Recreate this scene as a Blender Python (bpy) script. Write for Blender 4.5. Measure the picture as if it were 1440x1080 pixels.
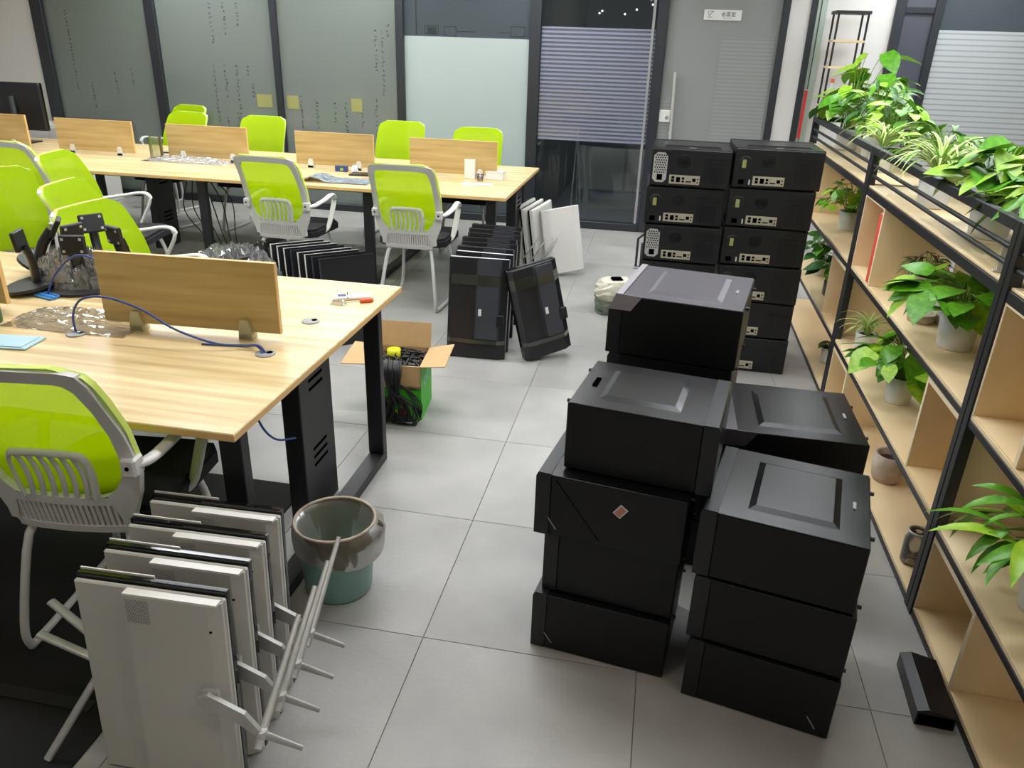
import bpy, math, random
from mathutils import Vector, Matrix
PI=math.pi
for o in list(bpy.data.objects): bpy.data.objects.remove(o)
sc=bpy.context.scene; COL=sc.collection
# ---------------------------------------------------------------- camera
cd=bpy.data.cameras.new('camera'); cam=bpy.data.objects.new('camera',cd); COL.objects.link(cam)
FPX=1086.32; YAW,PIT,ROL,CZ=.1767,.4189,.0332,1.7628
f_=Vector((-math.sin(YAW)*math.cos(PIT),math.cos(YAW)*math.cos(PIT),-math.sin(PIT)))
r_=Vector((math.cos(YAW),math.sin(YAW),0)); u_=r_.cross(f_)
r2=r_*math.cos(ROL)+u_*math.sin(ROL); u2=-r_*math.sin(ROL)+u_*math.cos(ROL)
cam.matrix_world=Matrix(((r2.x,u2.x,-f_.x,0),(r2.y,u2.y,-f_.y,0),(r2.z,u2.z,-f_.z,CZ),(0,0,0,1)))
cd.sensor_width=36; cd.lens=FPX/1440*36; cd.clip_start=.02
sc.camera=cam
# ---------------------------------------------------------------- world, exposure
w=bpy.data.worlds.new('world'); sc.world=w; w.use_nodes=True
w.node_tree.nodes['Background'].inputs[0].default_value=(.75,.85,1,1)
w.node_tree.nodes['Background'].inputs[1].default_value=.1
sc.view_settings.view_transform='Standard'; sc.view_settings.look='None'
sc.view_settings.gamma=1; sc.view_settings.exposure=0.0; sc.view_settings.use_curve_mapping=False
LIGHT_E=23.0; LIGHT_DIM=9.0
LIGHTS=[(x,y) for y in (2.8,4.6,6.2,7.5) for x in (-4.8,-3.0,-1.2,.6,2.2) if not (x==.6 and y>5)]
LIGHTS_DIM=[(-1.2,.6),(1.4,.6)]
random.seed(7)
# ---------------------------------------------------------------- materials
def lin(c): 
    return tuple(((v/255)/12.92 if v/255<=.04045 else ((v/255+.055)/1.055)**2.4) for v in c)+(1,)
MATS={}
def mat(name,rgb,rough=.5,metal=0,noise=0,scale=8,stretch=(1,1,1),bump=0,spec=.5,rgb2=None,coat=0,trans=0,alpha=1,emit=None,objc=True,bscale=None,detail=4,ramp=(.3,.7),ior=None):
    m=bpy.data.materials.new(name); m.use_nodes=True; nt=m.node_tree; N=nt.nodes; L=nt.links
    b=N['Principled BSDF']; b.inputs['Roughness'].default_value=rough; b.inputs['Metallic'].default_value=metal
    b.inputs['Specular IOR Level'].default_value=spec; b.inputs['Coat Weight'].default_value=coat; b.inputs['Coat Roughness'].default_value=.05
    b.inputs['Base Color'].default_value=lin(rgb)
    if ior: b.inputs['IOR'].default_value=ior
    if trans: b.inputs['Transmission Weight'].default_value=trans
    b.inputs['Alpha'].default_value=alpha
    if emit: b.inputs['Emission Color'].default_value=lin(rgb); b.inputs['Emission Strength'].default_value=emit
    if noise or bump or rgb2:
        tc=N.new('ShaderNodeTexCoord'); mp=N.new('ShaderNodeMapping'); mp.inputs['Scale'].default_value=stretch
        L.new(tc.outputs['Object'],mp.inputs[0])
        nz=N.new('ShaderNodeTexNoise'); nz.inputs['Scale'].default_value=scale; nz.inputs['Detail'].default_value=detail
        L.new(mp.outputs[0],nz.inputs[0])
        if noise or rgb2:
            cr=N.new('ShaderNodeValToRGB'); cr.color_ramp.elements[0].position=ramp[0]; cr.color_ramp.elements[1].position=ramp[1]
            a=lin(rgb); c2=lin(rgb2) if rgb2 else tuple(min(1,v*(1+noise)) for v in a[:3])+(1,)
            if not rgb2: a=tuple(v*(1-noise) for v in a[:3])+(1,)
            cr.color_ramp.elements[0].color=a; cr.color_ramp.elements[1].color=c2
            L.new(nz.outputs[0],cr.inputs[0]); L.new(cr.outputs[0],b.inputs['Base Color'])
        if bump:
            n2=nz
            if bscale:
                n2=N.new('ShaderNodeTexNoise'); n2.inputs['Scale'].default_value=bscale; n2.inputs['Detail'].default_value=3; L.new(tc.outputs['Object'],n2.inputs[0])
            bp=N.new('ShaderNodeBump'); bp.inputs['Strength'].default_value=bump; bp.inputs['Distance'].default_value=.01
            L.new(n2.outputs[0],bp.inputs['Height']); L.new(bp.outputs[0],b.inputs['Normal'])
    MATS[name]=m; return m
def glassy(name,tint,haze,hrgb,rough=.02,gloss=.12,stripe=None,zone=None):
    """film or pane: transparent share + diffuse haze share + thin reflection; stripe=(period,duty) in z"""
    m=bpy.data.materials.new(name); m.use_nodes=True; nt=m.node_tree; N=nt.nodes; L=nt.links
    for n in list(N): N.remove(n)
    out=N.new('ShaderNodeOutputMaterial'); tr=N.new('ShaderNodeBsdfTransparent'); tr.inputs[0].default_value=tint
    df=N.new('ShaderNodeBsdfDiffuse'); df.inputs[0].default_value=lin(hrgb)
    tl=N.new('ShaderNodeBsdfTranslucent'); tl.inputs[0].default_value=lin(hrgb)
    md=N.new('ShaderNodeMixShader'); md.inputs[0].default_value=.25; L.new(df.outputs[0],md.inputs[1]); L.new(tl.outputs[0],md.inputs[2])
    mx=N.new('ShaderNodeMixShader'); mx.inputs[0].default_value=haze
    L.new(tr.outputs[0],mx.inputs[1]); L.new(md.outputs[0],mx.inputs[2])
    if stripe:
        tc=N.new('ShaderNodeTexCoord'); sp=N.new('ShaderNodeSeparateXYZ'); L.new(tc.outputs['Object'],sp.inputs[0])
        mm=N.new('ShaderNodeMath'); mm.operation='DIVIDE'; mm.inputs[1].default_value=stripe[0]; L.new(sp.outputs[2],mm.inputs[0])
        fr=N.new('ShaderNodeMath'); fr.operation='FRACT'; L.new(mm.outputs[0],fr.inputs[0])
        lt=N.new('ShaderNodeMapRange'); lt.inputs[1].default_value=stripe[1]-.06; lt.inputs[2].default_value=stripe[1]+.06; lt.inputs[3].default_value=stripe[2]; lt.inputs[4].default_value=stripe[3]
        L.new(fr.outputs[0],lt.inputs[0]); L.new(lt.outputs[0],mx.inputs[0])
    gl=N.new('ShaderNodeBsdfGlossy'); gl.inputs['Roughness'].default_value=rough
    m2=N.new('ShaderNodeMixShader'); fz=N.new('ShaderNodeFresnel'); fz.inputs[0].default_value=1.5
    ad=N.new('ShaderNodeMath'); ad.operation='MULTIPLY'; ad.inputs[1].default_value=gloss*10; L.new(fz.outputs[0],ad.inputs[0])
    L.new(ad.outputs[0],m2.inputs[0]); L.new(mx.outputs[0],m2.inputs[1]); L.new(gl.outputs[0],m2.inputs[2]); L.new(m2.outputs[0],out.inputs[0])
    MATS[name]=m; return m
mat('tile',(163,161,157),.36,noise=.15,scale=2.6,bump=.12,bscale=60,spec=.45,detail=7)
mat('grout',(132,129,124),.9)
mat('wall_white',(214,212,208),.8,bump=.05,scale=40)
mat('ceil',(215,215,212),.9,bump=.05,scale=60)
mat('black_metal',(30,30,33),.45,spec=.5,bump=.03,scale=200)
mat('frame_dark',(38,41,46),.4,spec=.5)
mat('desk_wood',(202,170,114),.3,rgb2=(236,214,166),scale=2.6,stretch=(.55,9,9),detail=5,spec=.5,ramp=(.34,.66))
mat('screen_wood',(178,146,90),.4,rgb2=(206,180,126),scale=2.4,stretch=(.6,1,9),detail=5,ramp=(.34,.66))
mat('edge_wood',(222,180,118),.45)
mat('shelf_wood',(230,202,154),.5,rgb2=(246,224,182),scale=3,stretch=(1.5,.7,1.2),detail=5,bump=.02)
mat('green',(176,214,0),.75,trans=0,bump=.05,scale=400)
mat('chair_white',(214,212,208),.35,spec=.5)
mat('chair_seat',(22,21,24),.9,bump=.2,scale=300)
mat('case_black',(12,12,14),.45,spec=.35,bump=.05,scale=260)
mat('case_top',(18,17,21),.26,spec=.5,noise=.15,scale=14,bump=.04,bscale=240)
mat('case_bezel',(22,22,26),.35,spec=.45)
mat('case_silver',(158,152,158),.4,metal=.1,spec=.6)
mat('case_silvertop',(84,80,87),.36,metal=.1,spec=.6,bump=.04,scale=240)
mat('rear_black',(20,21,23),.45,spec=.5)
mat('chrome',(205,204,200),.28,metal=.45)
mat('io_metal',(196,190,168),.3,metal=.35)
mat('hole',(4,4,5),.9,spec=0)
mat('mon_white',(196,194,186),.35,spec=.5,noise=.04,scale=3)
mat('mon_bright',(225,222,216),.3,spec=.5)
mat('vent_dots',(120,118,114),.6)
mat('mon_black',(28,29,33),.33,spec=.5,noise=.2,scale=5)
mat('mon_strip',(58,60,67),.3,spec=.5,noise=.15,scale=6)
mat('stand_silver',(188,188,184),.32,metal=.25,noise=.1,scale=20)
mat('screen_glass',(10,11,14),.08,spec=.6)
mat('paper',(235,233,230),.7)
mat('label_white',(220,220,216),.6)
mat('sticker_pink',(190,130,112),.6)
mat('pot_white',(222,220,214),.35,spec=.5)
mat('pot_concrete',(168,150,132),.85,rgb2=(205,190,172),scale=14,bump=.3)
mat('soil',(52,36,26),.95,noise=.4,scale=90,bump=.6)
mat('leaf',(60,128,22),.36,rgb2=(106,174,32),scale=5,spec=.5)
mat('leaf_light',(112,172,28),.38,rgb2=(176,214,56),scale=5,spec=.5)
mat('leaf_dark',(34,80,26),.42,rgb2=(60,120,40),scale=6,spec=.5)
mat('leaf_red',(120,60,50),.5,rgb2=(60,80,40),scale=20)
mat('leaf_pale',(204,222,150),.5)
mat('stem',(110,150,50),.6)
mat('bin_green',(132,172,162),.35,spec=.5)
mat('cardboard',(196,160,112),.8,noise=.06,scale=12)
mat('box_green',(66,182,34),.5,noise=.05,scale=4)
mat('yellow',(226,222,20),.5); mat('red',(200,40,34),.5); mat('red_book',(226,78,62),.55)
mat('cable_black',(24,24,26),.45); mat('cable_grey',(120,118,114),.5)
mat('cable_blue',(52,74,140),.4); mat('cable_cyan',(60,140,215),.4)
mat('grey_plastic',(150,150,150),.4); mat('pale_blue',(176,206,216),.5); mat('orange',(222,92,46),.4)
mat('marker',(34,40,40),.7); mat('blue_box',(52,70,130),.5); mat('magazine',(150,170,180),.5,rgb2=(60,50,56),scale=30)
mat('bag',(176,172,150),.6,rgb2=(220,214,196),scale=9,bump=.3); mat('bag_green',(70,92,78),.6,rgb2=(140,140,122),scale=9,bump=.3)
mat('note_orange',(190,150,104),.8); mat('note_blue',(86,150,160),.8); mat('note_yellow',(150,150,90),.8)
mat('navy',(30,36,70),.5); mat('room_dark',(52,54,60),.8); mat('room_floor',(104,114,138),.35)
mat('door_grey',(70,72,82),.5,noise=.08,scale=3)
mat('glass_edge',(176,192,180),.2)
mat('water',(180,170,150),.05,trans=.9,alpha=.9)
mat('diffuser',(246,250,255),.5,emit=LIGHT_E); mat('diffuser_dim',(255,246,234),.5,emit=LIGHT_DIM)
mat('city',(255,250,230),.5,emit=4)
glassy('clear_glass',(.86,.9,.9,1),.04,(150,160,165),gloss=.11)
glassy('frost_green',(.7,.75,.7,1),.84,(132,142,134),rough=.07,gloss=.17)
glassy('frost_mid',(.7,.75,.7,1),.86,(140,148,144),rough=.07,gloss=.17)
glassy('frost_light',(.75,.8,.78,1),.94,(190,202,200),rough=.2,gloss=.06)
glassy('frost_door',(.8,.8,.78,1),.93,(164,166,164),rough=.25,gloss=.07)
glassy('haze_glass',(.6,.64,.68,1),.42,(120,130,138),gloss=.14)
glassy('stripe_film',(.9,.9,.92,1),.5,(176,180,200),gloss=.1,stripe=(.0375,.5,.66,.22))
glassy('stripe_film_light',(.9,.9,.92,1),.5,(206,210,210),gloss=.05,stripe=(.045,.72,.97,.6))
glassy('door_faint',(.9,.9,.92,1),.5,(168,170,168),gloss=.05,stripe=(.034,.6,.97,.85))
glassy('wrap',(.98,.98,.98,1),.16,(240,240,240),rough=.1,gloss=.35)
glassy('wrap_white',(.98,.98,.98,1),.55,(240,238,238),rough=.1,gloss=.3)
glassy('bin_bag',(.6,.56,.5,1),.6,(138,124,106),rough=.45,gloss=.06)
glassy('jar',(.95,.95,.93,1),.2,(226,222,210),gloss=.12)
glassy('tape',(.95,.96,.93,1),.08,(170,172,150),rough=.12,gloss=.2)
def mesh_green():
    m=bpy.data.materials.new('chair_mesh'); m.use_nodes=True; nt=m.node_tree; N=nt.nodes; L=nt.links
    b=N['Principled BSDF']; b.inputs['Base Color'].default_value=lin((182,216,0)); b.inputs['Roughness'].default_value=.7; b.inputs['Specular IOR Level'].default_value=.2
    out=N['Material Output']; tl=N.new('ShaderNodeBsdfTranslucent'); tl.inputs[0].default_value=lin((186,220,0))
    mx=N.new('ShaderNodeMixShader'); mx.inputs[0].default_value=.45; L.new(b.outputs[0],mx.inputs[1]); L.new(tl.outputs[0],mx.inputs[2])
    tr=N.new('ShaderNodeBsdfTransparent'); m2=N.new('ShaderNodeMixShader'); m2.inputs[0].default_value=.06
    L.new(mx.outputs[0],m2.inputs[1]); L.new(tr.outputs[0],m2.inputs[2]); L.new(m2.outputs[0],out.inputs[0]); MATS['chair_mesh']=m
mesh_green()
mat('rim',(214,232,110),.6)
# ---------------------------------------------------------------- mesh builder
class MB:
    def __init__(s): s.v=[]; s.f=[]; s.mi=[]; s.cm=0; s.sm=[]; s.T=None
    def add(s,vs,fs,smooth=False):
        k=len(s.v)
        s.v+= [tuple(s.T@Vector(p)) if s.T else tuple(p) for p in vs]
        for f in fs: s.f.append(tuple(k+i for i in f)); s.mi.append(s.cm); s.sm.append(smooth)
        return s
    def box(s,x0,x1,y0,y1,z0,z1,c=0):
        if c<=0:
            return s.add([(x,y,z) for z in (z0,z1) for y in (y0,y1) for x in (x0,x1)],[(0,2,3,1),(4,5,7,6),(0,1,5,4),(2,6,7,3),(0,4,6,2),(1,3,7,5)])
        c=min(c,(x1-x0)/2.01,(y1-y0)/2.01,(z1-z0)/2.01)
        V=[];idx={}
        X=(x0,x1);Y=(y0,y1);Z=(z0,z1); sg=(1,-1)
        for i in (0,1):
            for j in (0,1):
                for k in (0,1):
                    for a in (0,1,2):
                        p=[X[i]+sg[i]*c,Y[j]+sg[j]*c,Z[k]+sg[k]*c]; p[a]=(X[i],Y[j],Z[k])[a]
                        idx[(i,j,k,a)]=len(V);V.append(tuple(p))
        F=[]
        def q(l,n):
            vs=[Vector(V[t]) for t in l]; nn=(vs[1]-vs[0]).cross(vs[2]-vs[1])
            F.append(tuple(l) if nn.dot(Vector(n))>0 else tuple(l[::-1]))
        for a in range(3):
            for e in (0,1):
                o=[t for t in range(3) if t!=a]; l=[]
                for (p,r) in ((0,0),(1,0),(1,1),(0,1)):
                    t=[0,0,0]; t[a]=e; t[o[0]]=p; t[o[1]]=r; l.append(idx[(*t,a)])
                n=[0,0,0]; n[a]=1 if e else -1; q(l,n)
            o=[t for t in range(3) if t!=a]
            for p in (0,1):
                for r in (0,1):
                    l=[]
                    for e,ax in ((0,o[0]),(1,o[0]),(1,o[1]),(0,o[1])):
                        t=[0,0,0]; t[a]=e; t[o[0]]=p; t[o[1]]=r; l.append(idx[(*t,ax)])
                    n=[0,0,0]; n[o[0]]=1 if p else -1; n[o[1]]=1 if r else -1; q(l,n)
        for i in (0,1):
            for j in (0,1):
                for k in (0,1):
                    q([idx[(i,j,k,0)],idx[(i,j,k,1)],idx[(i,j,k,2)]],(2*i-1,2*j-1,2*k-1))
        return s.add(V,F)
    def prism(s,poly,h0,h1,axis='z'):
        n=len(poly); m={'z':lambda a,b,h:(a,b,h),'y':lambda a,b,h:(a,h,b),'x':lambda a,b,h:(h,a,b)}[axis]
        V=[m(a,b,h0) for a,b in poly]+[m(a,b,h1) for a,b in poly]
        F=[tuple(range(n))[::-1],tuple(range(n,2*n))]+[(i,(i+1)%n,n+(i+1)%n,n+i) for i in range(n)]
        if axis=='y': F=[f[::-1] for f in F]
        return s.add(V,F)
    def tube(s,pts,r,n=8,ry=None,sub=0,closed=False,taper=None,up=None):
        P=[Vector(p) for p in pts]
        if sub: P=smooth(P,sub,closed)
        m=len(P); prev=None; V=[]
        for i,p in enumerate(P):
            a=P[i-1] if (i or closed) else P[i]; b=P[(i+1)%m] if (i<m-1 or closed) else P[i]
            t=(b-a).normalized() if (b-a).length>1e-9 else Vector((0,0,1))
            if up is not None: n1=t.cross(Vector(up)); n1=n1.normalized() if n1.length>1e-4 else t.orthogonal().normalized()
            elif prev is None: n1=t.orthogonal().normalized()
            else: n1=(prev-t*prev.dot(t)).normalized()
            prev=n1; n2=t.cross(n1); rr=r*(taper[0]+(taper[1]-taper[0])*i/(m-1) if taper else 1); r3=(ry or r)*(rr/r)
            for k in range(n):
                th=2*PI*k/n; V.append(p+n1*math.cos(th)*rr+n2*math.sin(th)*r3)
        F=[]
        for i in range(m if closed else m-1):
            j=(i+1)%m
            for k in range(n): F.append((i*n+k,i*n+(k+1)%n,j*n+(k+1)%n,j*n+k))
        s.add(V,F,True)
        if not closed: s.add(V[:n],[tuple(range(n))[::-1]]); s.add(V[-n:],[tuple(range(n))])
        return s
    def lathe(s,prof,n=24,c=(0,0,0),rib=0,nr=0,smooth=True):
        V=[];F=[]
        for (r,z) in prof:
            for k in range(n):
                th=2*PI*k/n; rr=r*(1+rib*(1 if k%2 else -1)) if rib else r
                V.append((c[0]+rr*math.cos(th),c[1]+rr*math.sin(th),c[2]+z))
        for i in range(len(prof)-1):
            for k in range(n): F.append((i*n+k,i*n+(k+1)%n,(i+1)*n+(k+1)%n,(i+1)*n+k))
        s.add(V,F,smooth); 
        if prof[0][0]>1e-4: s.add(V[:n],[tuple(range(n))[::-1]])
        if prof[-1][0]>1e-4: s.add(V[-n:],[tuple(range(n))])
        return s
    def grid(s,fn,nu,nv,smooth=True,thick=None):
        V=[fn(i/nu,j/nv) for j in range(nv+1) for i in range(nu+1)]
        F=[(j*(nu+1)+i,j*(nu+1)+i+1,(j+1)*(nu+1)+i+1,(j+1)*(nu+1)+i) for j in range(nv) for i in range(nu)]
        return s.add(V,F,smooth)
    def mesh(s,name,mats):
        me=bpy.data.meshes.new(name); me.from_pydata(s.v,[],s.f)
        for m in (mats if isinstance(mats,(list,tuple)) else [mats]): me.materials.append(MATS[m])
        me.polygons.foreach_set('material_index',s.mi); me.polygons.foreach_set('use_smooth',s.sm); me.update()
        return me
    def build(s,name,mats,parent=None,loc=None,rotz=None,mw=None):
        return put(name,s.mesh(name,mats),parent,loc,rotz,mw)
def smooth(P,sub,closed=False):
    out=[]; n=len(P)
    for i in range(n if closed else n-1):
        p1=P[i]; p2=P[(i+1)%n]; p0=P[i-1] if (i or closed) else p1; p3=P[(i+2)%n] if (i+2<n or closed) else p2
        for k in range(sub):
            t=k/sub; out.append(.5*((2*p1)+(-p0+p2)*t+(2*p0-5*p1+4*p2-p3)*t*t+(-p0+3*p1-3*p2+p3)*t**3))
    if not closed: out.append(P[-1])
    return out
def put(name,me,parent=None,loc=None,rotz=None,mw=None):
    o=bpy.data.objects.new(name,me); COL.objects.link(o)
    if parent: o.parent=parent
    if mw is not None: o.matrix_basis=mw
    else:
        if loc: o.location=loc
        if rotz: o.rotation_euler=(0,0,rotz)
    return o
def tag(o,label,cat,group=None,kind=None):
    o['label']=label; o['category']=cat
    if group: o['group']=group
    if kind: o['kind']=kind
    return o
def thing(name,label,cat,loc=(0,0,0),rotz=0,group=None,mw=None):
    o=bpy.data.objects.new(name,None); o.empty_display_size=.1; COL.objects.link(o)
    if mw is not None: o.matrix_basis=mw
    else: o.location=loc; o.rotation_euler=(0,0,rotz)
    return tag(o,label,cat,group)
def st(o): o['kind']='structure'; return o
def copy_tree(o,parent=None):
    c=o.copy(); COL.objects.link(c); c.parent=parent
    for ch in list(o.children): copy_tree(ch,c)
    return c
def B(*a,**k): return MB().box(*a,**k)
def text(s,size,name,mname,parent,mw,align='CENTER',ext=.0006):
    cu=bpy.data.curves.new(name,'FONT'); cu.body=s; cu.size=size; cu.align_x=align; cu.extrude=ext
    cu.materials.append(MATS[mname]); o=bpy.data.objects.new(name,cu); COL.objects.link(o); me=bpy.data.meshes.new_from_object(o); bpy.data.objects.remove(o); me.name=name; return put(name,me,parent,mw=mw)
# ================================================================ SETTING
TS=.6808; TX=-.5943; TY=1.8595
fl=st(B(-8,4.5,-2,14,-.06,-.004).build('floor','grout'))
vars_=[]
for k in range(4):
    m=MATS['tile'].copy(); m.name='tile_%d'%k; MATS['tile%d'%k]=m
    cr=[n for n in m.node_tree.nodes if n.type=='VALTORGB'][0]; g=(.97,1.0,1.03,1.06)[k]
    for e in cr.color_ramp.elements: e.color=(e.color[0]*g,e.color[1]*g,e.color[2]*g,1)
    mp=[n for n in m.node_tree.nodes if n.type=='MAPPING'][0]; mp.inputs['Location'].default_value=(k*3.1,k*1.7,0)
    vars_.append(B(.0012,TS-.0012,.0012,TS-.0012,-.02,0,c=.0008).mesh('tile','tile%d'%k))
for i in range(-9,7):
    for j in range(-4,10):
        x=TX+i*TS; y=TY+j*TS
        if x<-7.2 or x>4: continue
        put('tile',vars_[random.randrange(4)],fl,(x,y,0))
st(B(-8,4.5,-2,14,2.8,2.88).build('ceiling','ceil'))
st(B(-8.1,-8,-2,14,0,2.8).build('wall_left','wall_white'))
st(B(4.5,4.6,-2,14,0,2.8).build('wall_right','wall_white'))
st(B(-8,4.5,-2.1,-2,0,2.8).build('wall_near','wall_white'))
st(B(-8,4.5,13.9,14,0,2.8).build('wall_far','room_dark'))
def ceil_light(x,y,e,lab,g):
    t=thing('ceiling_light',lab,'ceiling light',(x,y,2.8),0,g)
    fr=MB()
    for a in ((-.62,.62,-.17,-.15),(-.62,.62,.15,.17),(-.62,-.6,-.15,.15),(.6,.62,-.15,.15)): fr.box(*a,-.03,-.001)
    fr.build('frame','chair_white',t); B(-.6,.6,-.15,.15,-.022,-.012).build('diffuser',e,t)
for x,y in LIGHTS: ceil_light(x,y,'diffuser','bright ceiling light panel, %s across and %s deep over the office'%({-4.8:'leftmost',-3.0:'second',-1.2:'third',.6:'fourth',2.2:'rightmost'}[x],{2.8:'nearest row',4.6:'second row',6.2:'third row',7.5:'farthest row'}[y]),'ceiling light panels over the office')
ceil_light(-.1,9.6,'diffuser_dim','dim ceiling light panel inside the meeting room behind the glass','meeting room light')
for x,y in LIGHTS_DIM: ceil_light(x,y,'diffuser_dim','dim ceiling light panel above the near end, %s of the viewer'%('left' if x<0 else 'right'),'dim ceiling light panels near the viewer')
# --- glass partition at Y=8.03
GY=8.03
posts=[(-6.76,-6.62),(-5.42,-5.31),(-4.03,-3.965),(-2.71,-2.63),(-1.37,-1.26),(-.175,-.08),(.925,.985),(1.16,1.215)]
for k,(a,b) in enumerate(posts): st(B(a,b,GY-.05,GY+.05,0,2.8,c=.004).build('trim_%d'%(k+1),'frame_dark'))
st(B(-8,-6.76,GY-.02,GY+.06,0,2.8).build('wall_back','wall_white'))
st(B(.985,1.16,GY-.03,GY+.06,0,2.8).build('wall_column','wall_white'))
st(B(-6.62,1.16,GY-.05,GY+.05,2.5,2.56).build('trim_9','frame_dark'))
for k,(a,b) in enumerate(((-6.62,-5.42),(-5.31,-4.03),(-3.965,-2.71),(-2.63,-1.37),(-1.26,-.175))):
    st(B(a,b,GY-.05,GY+.05,0,.075,c=.004).build('trim_%d'%(k+10),'frame_dark'))
def window(n,a,b,zs,extra=None):
    f=st(thingless('window_%d'%n,(0,0,0)))
    for z0,z1,m in zs: B(a,b,GY-.006,GY+.006,z0,z1).build('pane',m,f)
    return f
def thingless(name,loc): 
    o=bpy.data.objects.new(name,None); COL.objects.link(o); o.location=loc; return o
w1=window(1,-6.62,-5.42,[(.075,2.5,'frost_green')])
w2=window(2,-5.31,-4.03,[(.075,2.5,'frost_mid')])
w3=window(3,-3.965,-2.71,[(.075,2.5,'frost_mid')])
w4=window(4,-2.63,-1.37,[(.30,1.77,'frost_light'),(1.77,2.5,'haze_glass'),(.075,.30,'haze_glass')])
w5=window(5,-1.26,-.175,[(.075,2.5,'clear_glass')])
B(-1.255,-.18,GY-.0095,GY-.0065,.86,1.89).build('striped_film','stripe_film',w5)
for p,zz in (((-.21),2.0),): B(p-.012,p+.012,GY-.02,GY+.02,.08,2.5).build('side_rail','grey_plastic',w5)
d1=st(thingless('door_1',(0,0,0)))
B(-.078,.923,GY-.006,GY+.006,.01,2.5).build('pane','frost_door',d1)
B(.42,.90,GY-.0095,GY-.0065,.8,1.84).build('striped_film','door_faint',d1)
B(-.078,.02,GY-.0095,GY-.0065,.8,1.3).build('striped_film','door_faint',d1)
hb=MB().tube([(.035,GY-.05,1.53),(.055,GY-.05,.9)],.014,10)
for z in (1.45,.98): hb.tube([(.04,GY-.05,z),(.04,GY-.006,z)],.009,8)
hb.build('door_handle','chrome',d1)
lk=B(-.075,.03,GY-.03,GY-.007,1.08,1.19,c=.004).build('door_lock','label_white',d1)
MB().lathe([(.018,0),(.018,.006),(.0,.008)],12).build('keyhole','grey_plastic',lk,mw=Matrix.Translation((.0,GY-.031,1.125))@Matrix.Rotation(PI/2,4,'X'))
sg=B(.238,.572,GY-.016,GY-.0125,1.985,2.07).build('door_sign','label_white',d1)
RX=Matrix.Rotation(PI/2,4,'X')
text('会客室',.044,'lettering','marker',sg,Matrix.Translation((.455,GY-.0165,2.017))@RX)
text('MEETING ROOM',.011,'lettering','marker',sg,Matrix.Translation((.45,GY-.0165,1.998))@RX)
lg=MB(); 
for a,b in (((.268,2.055),(.285,2.02)),((.285,2.02),(.318,2.055)),((.275,2.055),(.325,2.055)),((.27,2.008),(.315,2.008))): lg.tube([(a[0],GY-.0165,a[1]),(b[0],GY-.0165,b[1])],.0022,4)
lg.build('logo','marker',sg)
# marker handwriting and notes on the panes
def scribble(parent,cols,seed,size=.03,mname='marker'):
    rnd=random.Random(seed); b=MB()
    for (x,z0,z1) in cols:
        z=z1
        while z>z0:
            for _ in range(rnd.choice((2,3,4))):
                cx=x+rnd.uniform(-.4,.4)*size; cz=z+rnd.uniform(-.4,.4)*size
                a=rnd.choice((0,PI/2,.7,-.7,.2))+rnd.uniform(-.2,.2); L=size*rnd.uniform(.25,.55)
                dx,dz=math.cos(a)*L/2,math.sin(a)*L/2; t=.0026
                b.prism([(cx-dx,cz-dz-t),(cx+dx,cz+dz-t),(cx+dx,cz+dz+t),(cx-dx,cz-dz+t)] if abs(dx)>abs(dz) else [(cx-dx-t,cz-dz),(cx-dx+t,cz-dz),(cx+dx+t,cz+dz),(cx+dx-t,cz+dz)],GY-.0085,GY-.0065,'y')
            z-=size*rnd.uniform(1.1,1.7)
    b.build('handwriting',mname,parent)
scribble(w2,[(-4.73,.85,1.42),(-4.60,1.1,1.42),(-4.47,.85,1.42),(-4.34,1.3,1.42),(-4.3,1.1,1.25),(-4.5,.8,.95),(-4.62,.8,.9),(-4.7,1.6,2.2),(-4.55,1.7,2.3),(-4.4,1.8,2.4)],3)
scribble(w3,[(-3.77,.8,1.15),(-3.6,.8,1.1),(-3.4,.9,1.1),(-3.28,.8,1.1),(-2.95,.8,1.15),(-2.86,1.2,1.8),(-2.93,1.4,1.8),(-2.8,1.72,1.85),(-3.1,.85,1.1)],4)
scribble(w1,[(-6.38,1.1,1.9),(-6.2,.95,1.2),(-5.9,1.1,1.3),(-5.7,1.2,1.35)],5,.025)
dg=MB()
for x0,x1,z0,z1 in ((-2.42,-2.28,1.79,1.87),(-2.22,-2.1,1.78,1.865),(-1.56,-1.42,1.79,1.88),(-2.51,-2.5,1.77,2.3)):
    for a in ((x0,x1,z0,z0+.004),(x0,x1,z1-.004,z1),(x0,x0+.004,z0,z1),(x1-.004,x1,z0,z1)): dg.box(a[0],a[1],GY-.0085,GY-.0065,a[2],a[3])
dg.box(-2.1,-1.9,GY-.0085,GY-.0065,1.82,1.824); dg.box(-1.68,-1.56,GY-.0085,GY-.0065,1.82,1.824)
for k in range(8): dg.box(-2.4+.006*(k%2),-2.3,GY-.0085,GY-.0065,1.795+.008*k,1.798+.008*k)
dg.build('line_drawing','marker',w4)
for x0,x1,z0,z1,m in ((-6.32,-6.12,1.5,1.68,'note_orange'),(-6.28,-6.1,1.12,1.3,'note_blue'),(-6.2,-5.9,1.85,2.05,'note_yellow')):
    B(x0,x1,GY+.012,GY+.014,z0,z1).build('sticky_note',m,w1)
B(-4.85,-4.35,GY+.012,GY+.014,.95,1.44).build('paper_sheet','grey_plastic',w2)
for x0,x1 in ((-4.27,-4.1),(-3.93,-3.8),(-3.22,-3.1)): B(x0,x1,GY-.0095,GY-.0065,1.03,1.16).build('sticky_note','note_yellow',w2 if x0<-4 else w3)
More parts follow.
